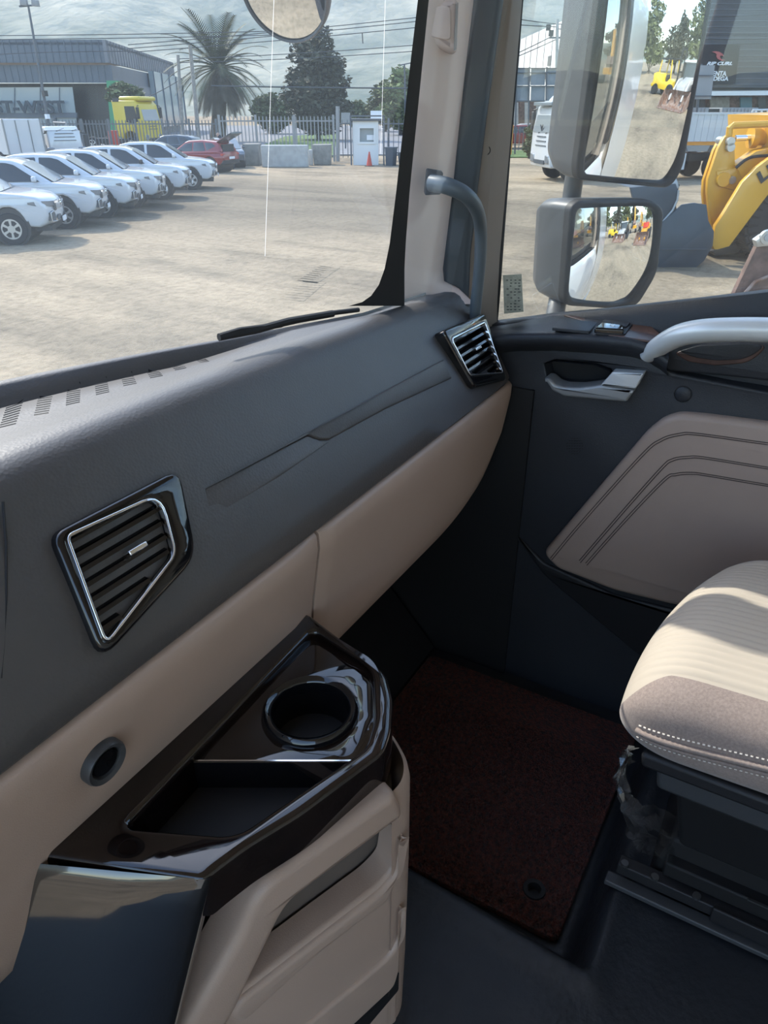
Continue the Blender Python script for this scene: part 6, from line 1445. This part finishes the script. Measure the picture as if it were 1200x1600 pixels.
def wbucket(par, x, w_, m, z=.05, h=1.05, d=.9):
    cv = [(x, z+h), (x-.25, z+h*.75), (x-.35, z+h*.4), (x-.2, z+.12), (x+.05, z), (x+d-.1, z)]
    sm_ = [tuple(v[:2]) for v in smoothpath([(a, b, 0) for a, b in cv], 4)]
    o = part('front_bucket', par)
    MB().grid([[Vector((a, y, b)) for a, b in sm_] for y in (-w_/2, w_/2)]).build('bucket_shell', m, o, 60)
    for y in (-w_/2, w_/2): MB().plate(sm_+[(x+d*.75, z+.35)], YM, y-.02, y+.02).build('bucket_cheek', m, o)
    MB().box((x+d-.1, 0, z), (.18, w_, .05)).build('cutting_edge', m, o); MB().bar((x-.28, 0, z+.3), (x+.02, 0, z+h), .08, .05).build('bucket_rib', m, o)
bh = thing('backhoe_loader', (0, 0, 0), 'white and black backhoe loader with rusty front bucket, seen in the mirrors', 'backhoe')
xz(bh, 'engine_hood', 'vehicle_white', [(.4, .9), (2.3, .85), (2.35, 1.35), (.4, 1.75)], -.42, .42, .06); xz(bh, 'chassis', 'black_plastic', [(-1.6, .55), (2.2, .55), (2.2, .9), (-1.6, 1.1)], -.5, .5)
xz(bh, 'cab', 'vehicle_glass', [(-1.2, 1.1), (.5, 1.1), (.35, 2.6), (-1.1, 2.6)], -.72, .72); MB().box((-.35, 0, 2.7), (1.8, 1.6, .16)).build('cab_roof', 'vehicle_white', bh, bevel=.04)
for x, x2 in ((-1.2, -1.1), (.5, .35)):
    for y in (-.74, .74): MB().bar((x, y, 1.1), (x2, y, 2.65), .08, .08).build('cab_post', 'black_plastic', bh)
for y in (-.62, .62): MB().plate([(.6, 1.5), (1.6, 1.35), (2.7, .55), (2.95, .5), (2.9, .72), (1.7, 1.6), (.7, 1.7)], YM, y-.06, y+.06).build('loader_arm', 'vehicle_white', bh)
wbucket(bh, 2.95, 2.5, 'rust')
MB().tube([(-1.6, 0, 1.0), (-2.4, 0, 2.6), (-2.2, 0, 3.4)], [.2, .16, .12], 8).build('backhoe_boom', 'machine_yellow', bh); MB().tube([(-2.2, 0, 3.4), (-2.9, 0, 2.0), (-2.7, 0, 1.3)], [.12, .12, .1], 8).build('dipper_arm', 'machine_yellow', bh)
for x, r_ in ((1.6, .5), (-.9, .78)):
    for y in (-.85, .85): mwheel(bh, x, y, r_, .38, 'vehicle_white')
put(bh, Vector((4.3, -21.3, 0)), Vector((-.42, .9, 0)).normalized())
def excavator(p, heading, label, m, bz):
    e = thing('excavator', (0, 0, 0), label, 'excavator', None)
    for y in (-1.05, 1.05): xz(e, 'track', 'tyre', [(-1.7, .15), (-1.4, 0), (1.4, 0), (1.7, .15), (1.8, .5), (1.4, .75), (-1.4, .75), (-1.8, .5)], y-.25, y+.25)
    xz(e, 'house', m, [(-2.0, .95), (1.1, .95), (1.1, 1.6), (-.4, 1.9), (-2.1, 1.9)], -1.1, 1.1, .1); xz(e, 'cab', 'vehicle_glass', [(.0, 1.0), (1.2, 1.0), (1.1, 2.6), (.05, 2.7)], .35, 1.1, .06)
    MB().plate([(.9, 1.4), (1.3, 1.4), (2.4, 3.6+bz), (4.0, 3.9+bz), (3.9, 4.3+bz), (2.0, 4.2+bz)], YM, -.2, .2).build('boom', m, e); MB().plate([(3.8, 4.4+bz), (4.3, 4.2+bz), (4.9, 1.9+bz), (4.6, 1.8+bz)], YM, -.15, .15).build('stick', m, e)
    MB().plate([(4.4, 1.9+bz), (5.0, 1.9+bz), (5.1, 1.2+bz), (4.6, .9+bz), (4.1, 1.3+bz)], YM, -.5, .5).build('digging_bucket', 'rust', e)
    put(e, Vector((p[0], p[1], 0)), Vector((*heading, 0)).normalized()); return e
excavator((9.5, -33), (-.2, 1), 'orange excavator with raised boom at the right in the mirrors', 'machine_yellow', .9)
excavator((14.5, -36), (-.5, .8), 'orange excavator behind the rusty loader in the lower mirror', 'machine_yellow', .0)
ol = thing('old_loader', (0, 0, 0), 'old orange loader with rusty bucket in the lower side mirror', 'loader')
xz(ol, 'engine_hood', 'machine_yellow', [(-2.6, .8), (-.4, .8), (-.4, 1.9), (-2.6, 1.7)], -.8, .8, .06); xz(ol, 'front_frame', 'machine_yellow', [(-.4, .6), (1.4, .6), (1.2, 1.4), (-.2, 1.5)], -.5, .5, .04)
xz(ol, 'cab', 'cone_red', [(-.6, 1.6), (.5, 1.5), (.4, 2.1), (-.5, 2.1)], -.6, .6, .05)
for y in (-.55, .55): MB().plate([(.2, 1.5), (1.2, 1.5), (2.5, .5), (2.3, .3), (1.0, 1.1)], YM, y-.08, y+.08).build('loader_arm', 'machine_yellow', ol)
wbucket(ol, 2.6, 2.6, 'rust', h=1.2)
for x in (.9, -1.8):
    for y in (-.95, .95): mwheel(ol, x, y, .7, .5)
put(ol, Vector((8.6, -16.5, 0)), Vector((-.55, .83, 0)).normalized())
random.seed(41)
def rear_tree(x, y, h, r_, m, seed, lab):
    p = Vector((x, y, 0)); t = thing('gum_tree', p, lab, 'tree', 'tall trees behind the machines'); random.seed(seed); cs = []
    for i in range(12):
        u = i/11; a = random.uniform(0, 6.28); k = math.sin(math.pi*min(1, .25+.7*u)); cs.append((p+Vector((math.cos(a)*r_*.5*k, math.sin(a)*r_*.5*k, lerp(h*.25, h, u))), (r_*k*.6+.3, r_*k*.6+.3, h*.11)))
    leaves(cs, 2600, .42, seed, 1.2).build('foliage', m, t, None); MB().tube([p, p+ZV*h*.9], [.3, .06], 8).build('trunk', 'bark', t)
tl_ = ['tall gum tree in the mirror, leftmost of the row', 'tall gum tree in the mirror, above the forklift', 'tall gum tree in the mirror, between forklift and excavator', 'tall gum tree in the mirror, above the orange excavator', 'tall gum tree in the mirror, right of the excavators', 'tall gum tree in the mirror, tallest at the right', 'tall gum tree in the mirror, at the far right end', 'tall gum tree in the mirror, nearest the cab flank']
for k_, ((x, h, r_, m), lab) in enumerate(zip(((-9, 10, 4, 'leaf_olive'), (-3, 12, 4.5, 'leaf_olive'), (4, 11, 4, 'leaf_dark'), (10, 13.5, 4.5, 'leaf_olive'), (17, 10, 4, 'leaf_dark'), (25, 14, 4.5, 'leaf_olive'), (34, 15, 4, 'leaf_olive'), (-16, 11, 4, 'leaf_dark')), tl_)):
    rear_tree(x, (-56 if k_ % 2 else -68), h, r_, m, int(x)+90, lab)
# haze over the far hillside
hzm = bpy.data.materials.new('valley_haze'); hzm.use_nodes = True; nt = hzm.node_tree; nt.nodes.clear()
vs_ = nt.nodes.new('ShaderNodeVolumeScatter'); vs_.inputs['Color'].default_value = (.62, .80, 1, 1); vs_.inputs['Density'].default_value = .0012; vs_.inputs['Anisotropy'].default_value = .1
ou = nt.nodes.new('ShaderNodeOutputMaterial'); nt.links.new(vs_.outputs[0], ou.inputs['Volume']); MATS['valley_haze'] = hzm
hzd = Vector((math.sin(R(58)), math.cos(R(58)), 0)); hzr = Vector((hzd.y, -hzd.x, 0))
hb_ = MB().plate(rect(-900, 190, 900, 1050), lambda a, b, w_: hzr*a+hzd*b+ZV*w_, -2, 300).build('valley_haze', 'valley_haze', None, None); tag(hb_, 'pale haze hanging over the hillside valley', kind='stuff'); hb_['category'] = 'haze'
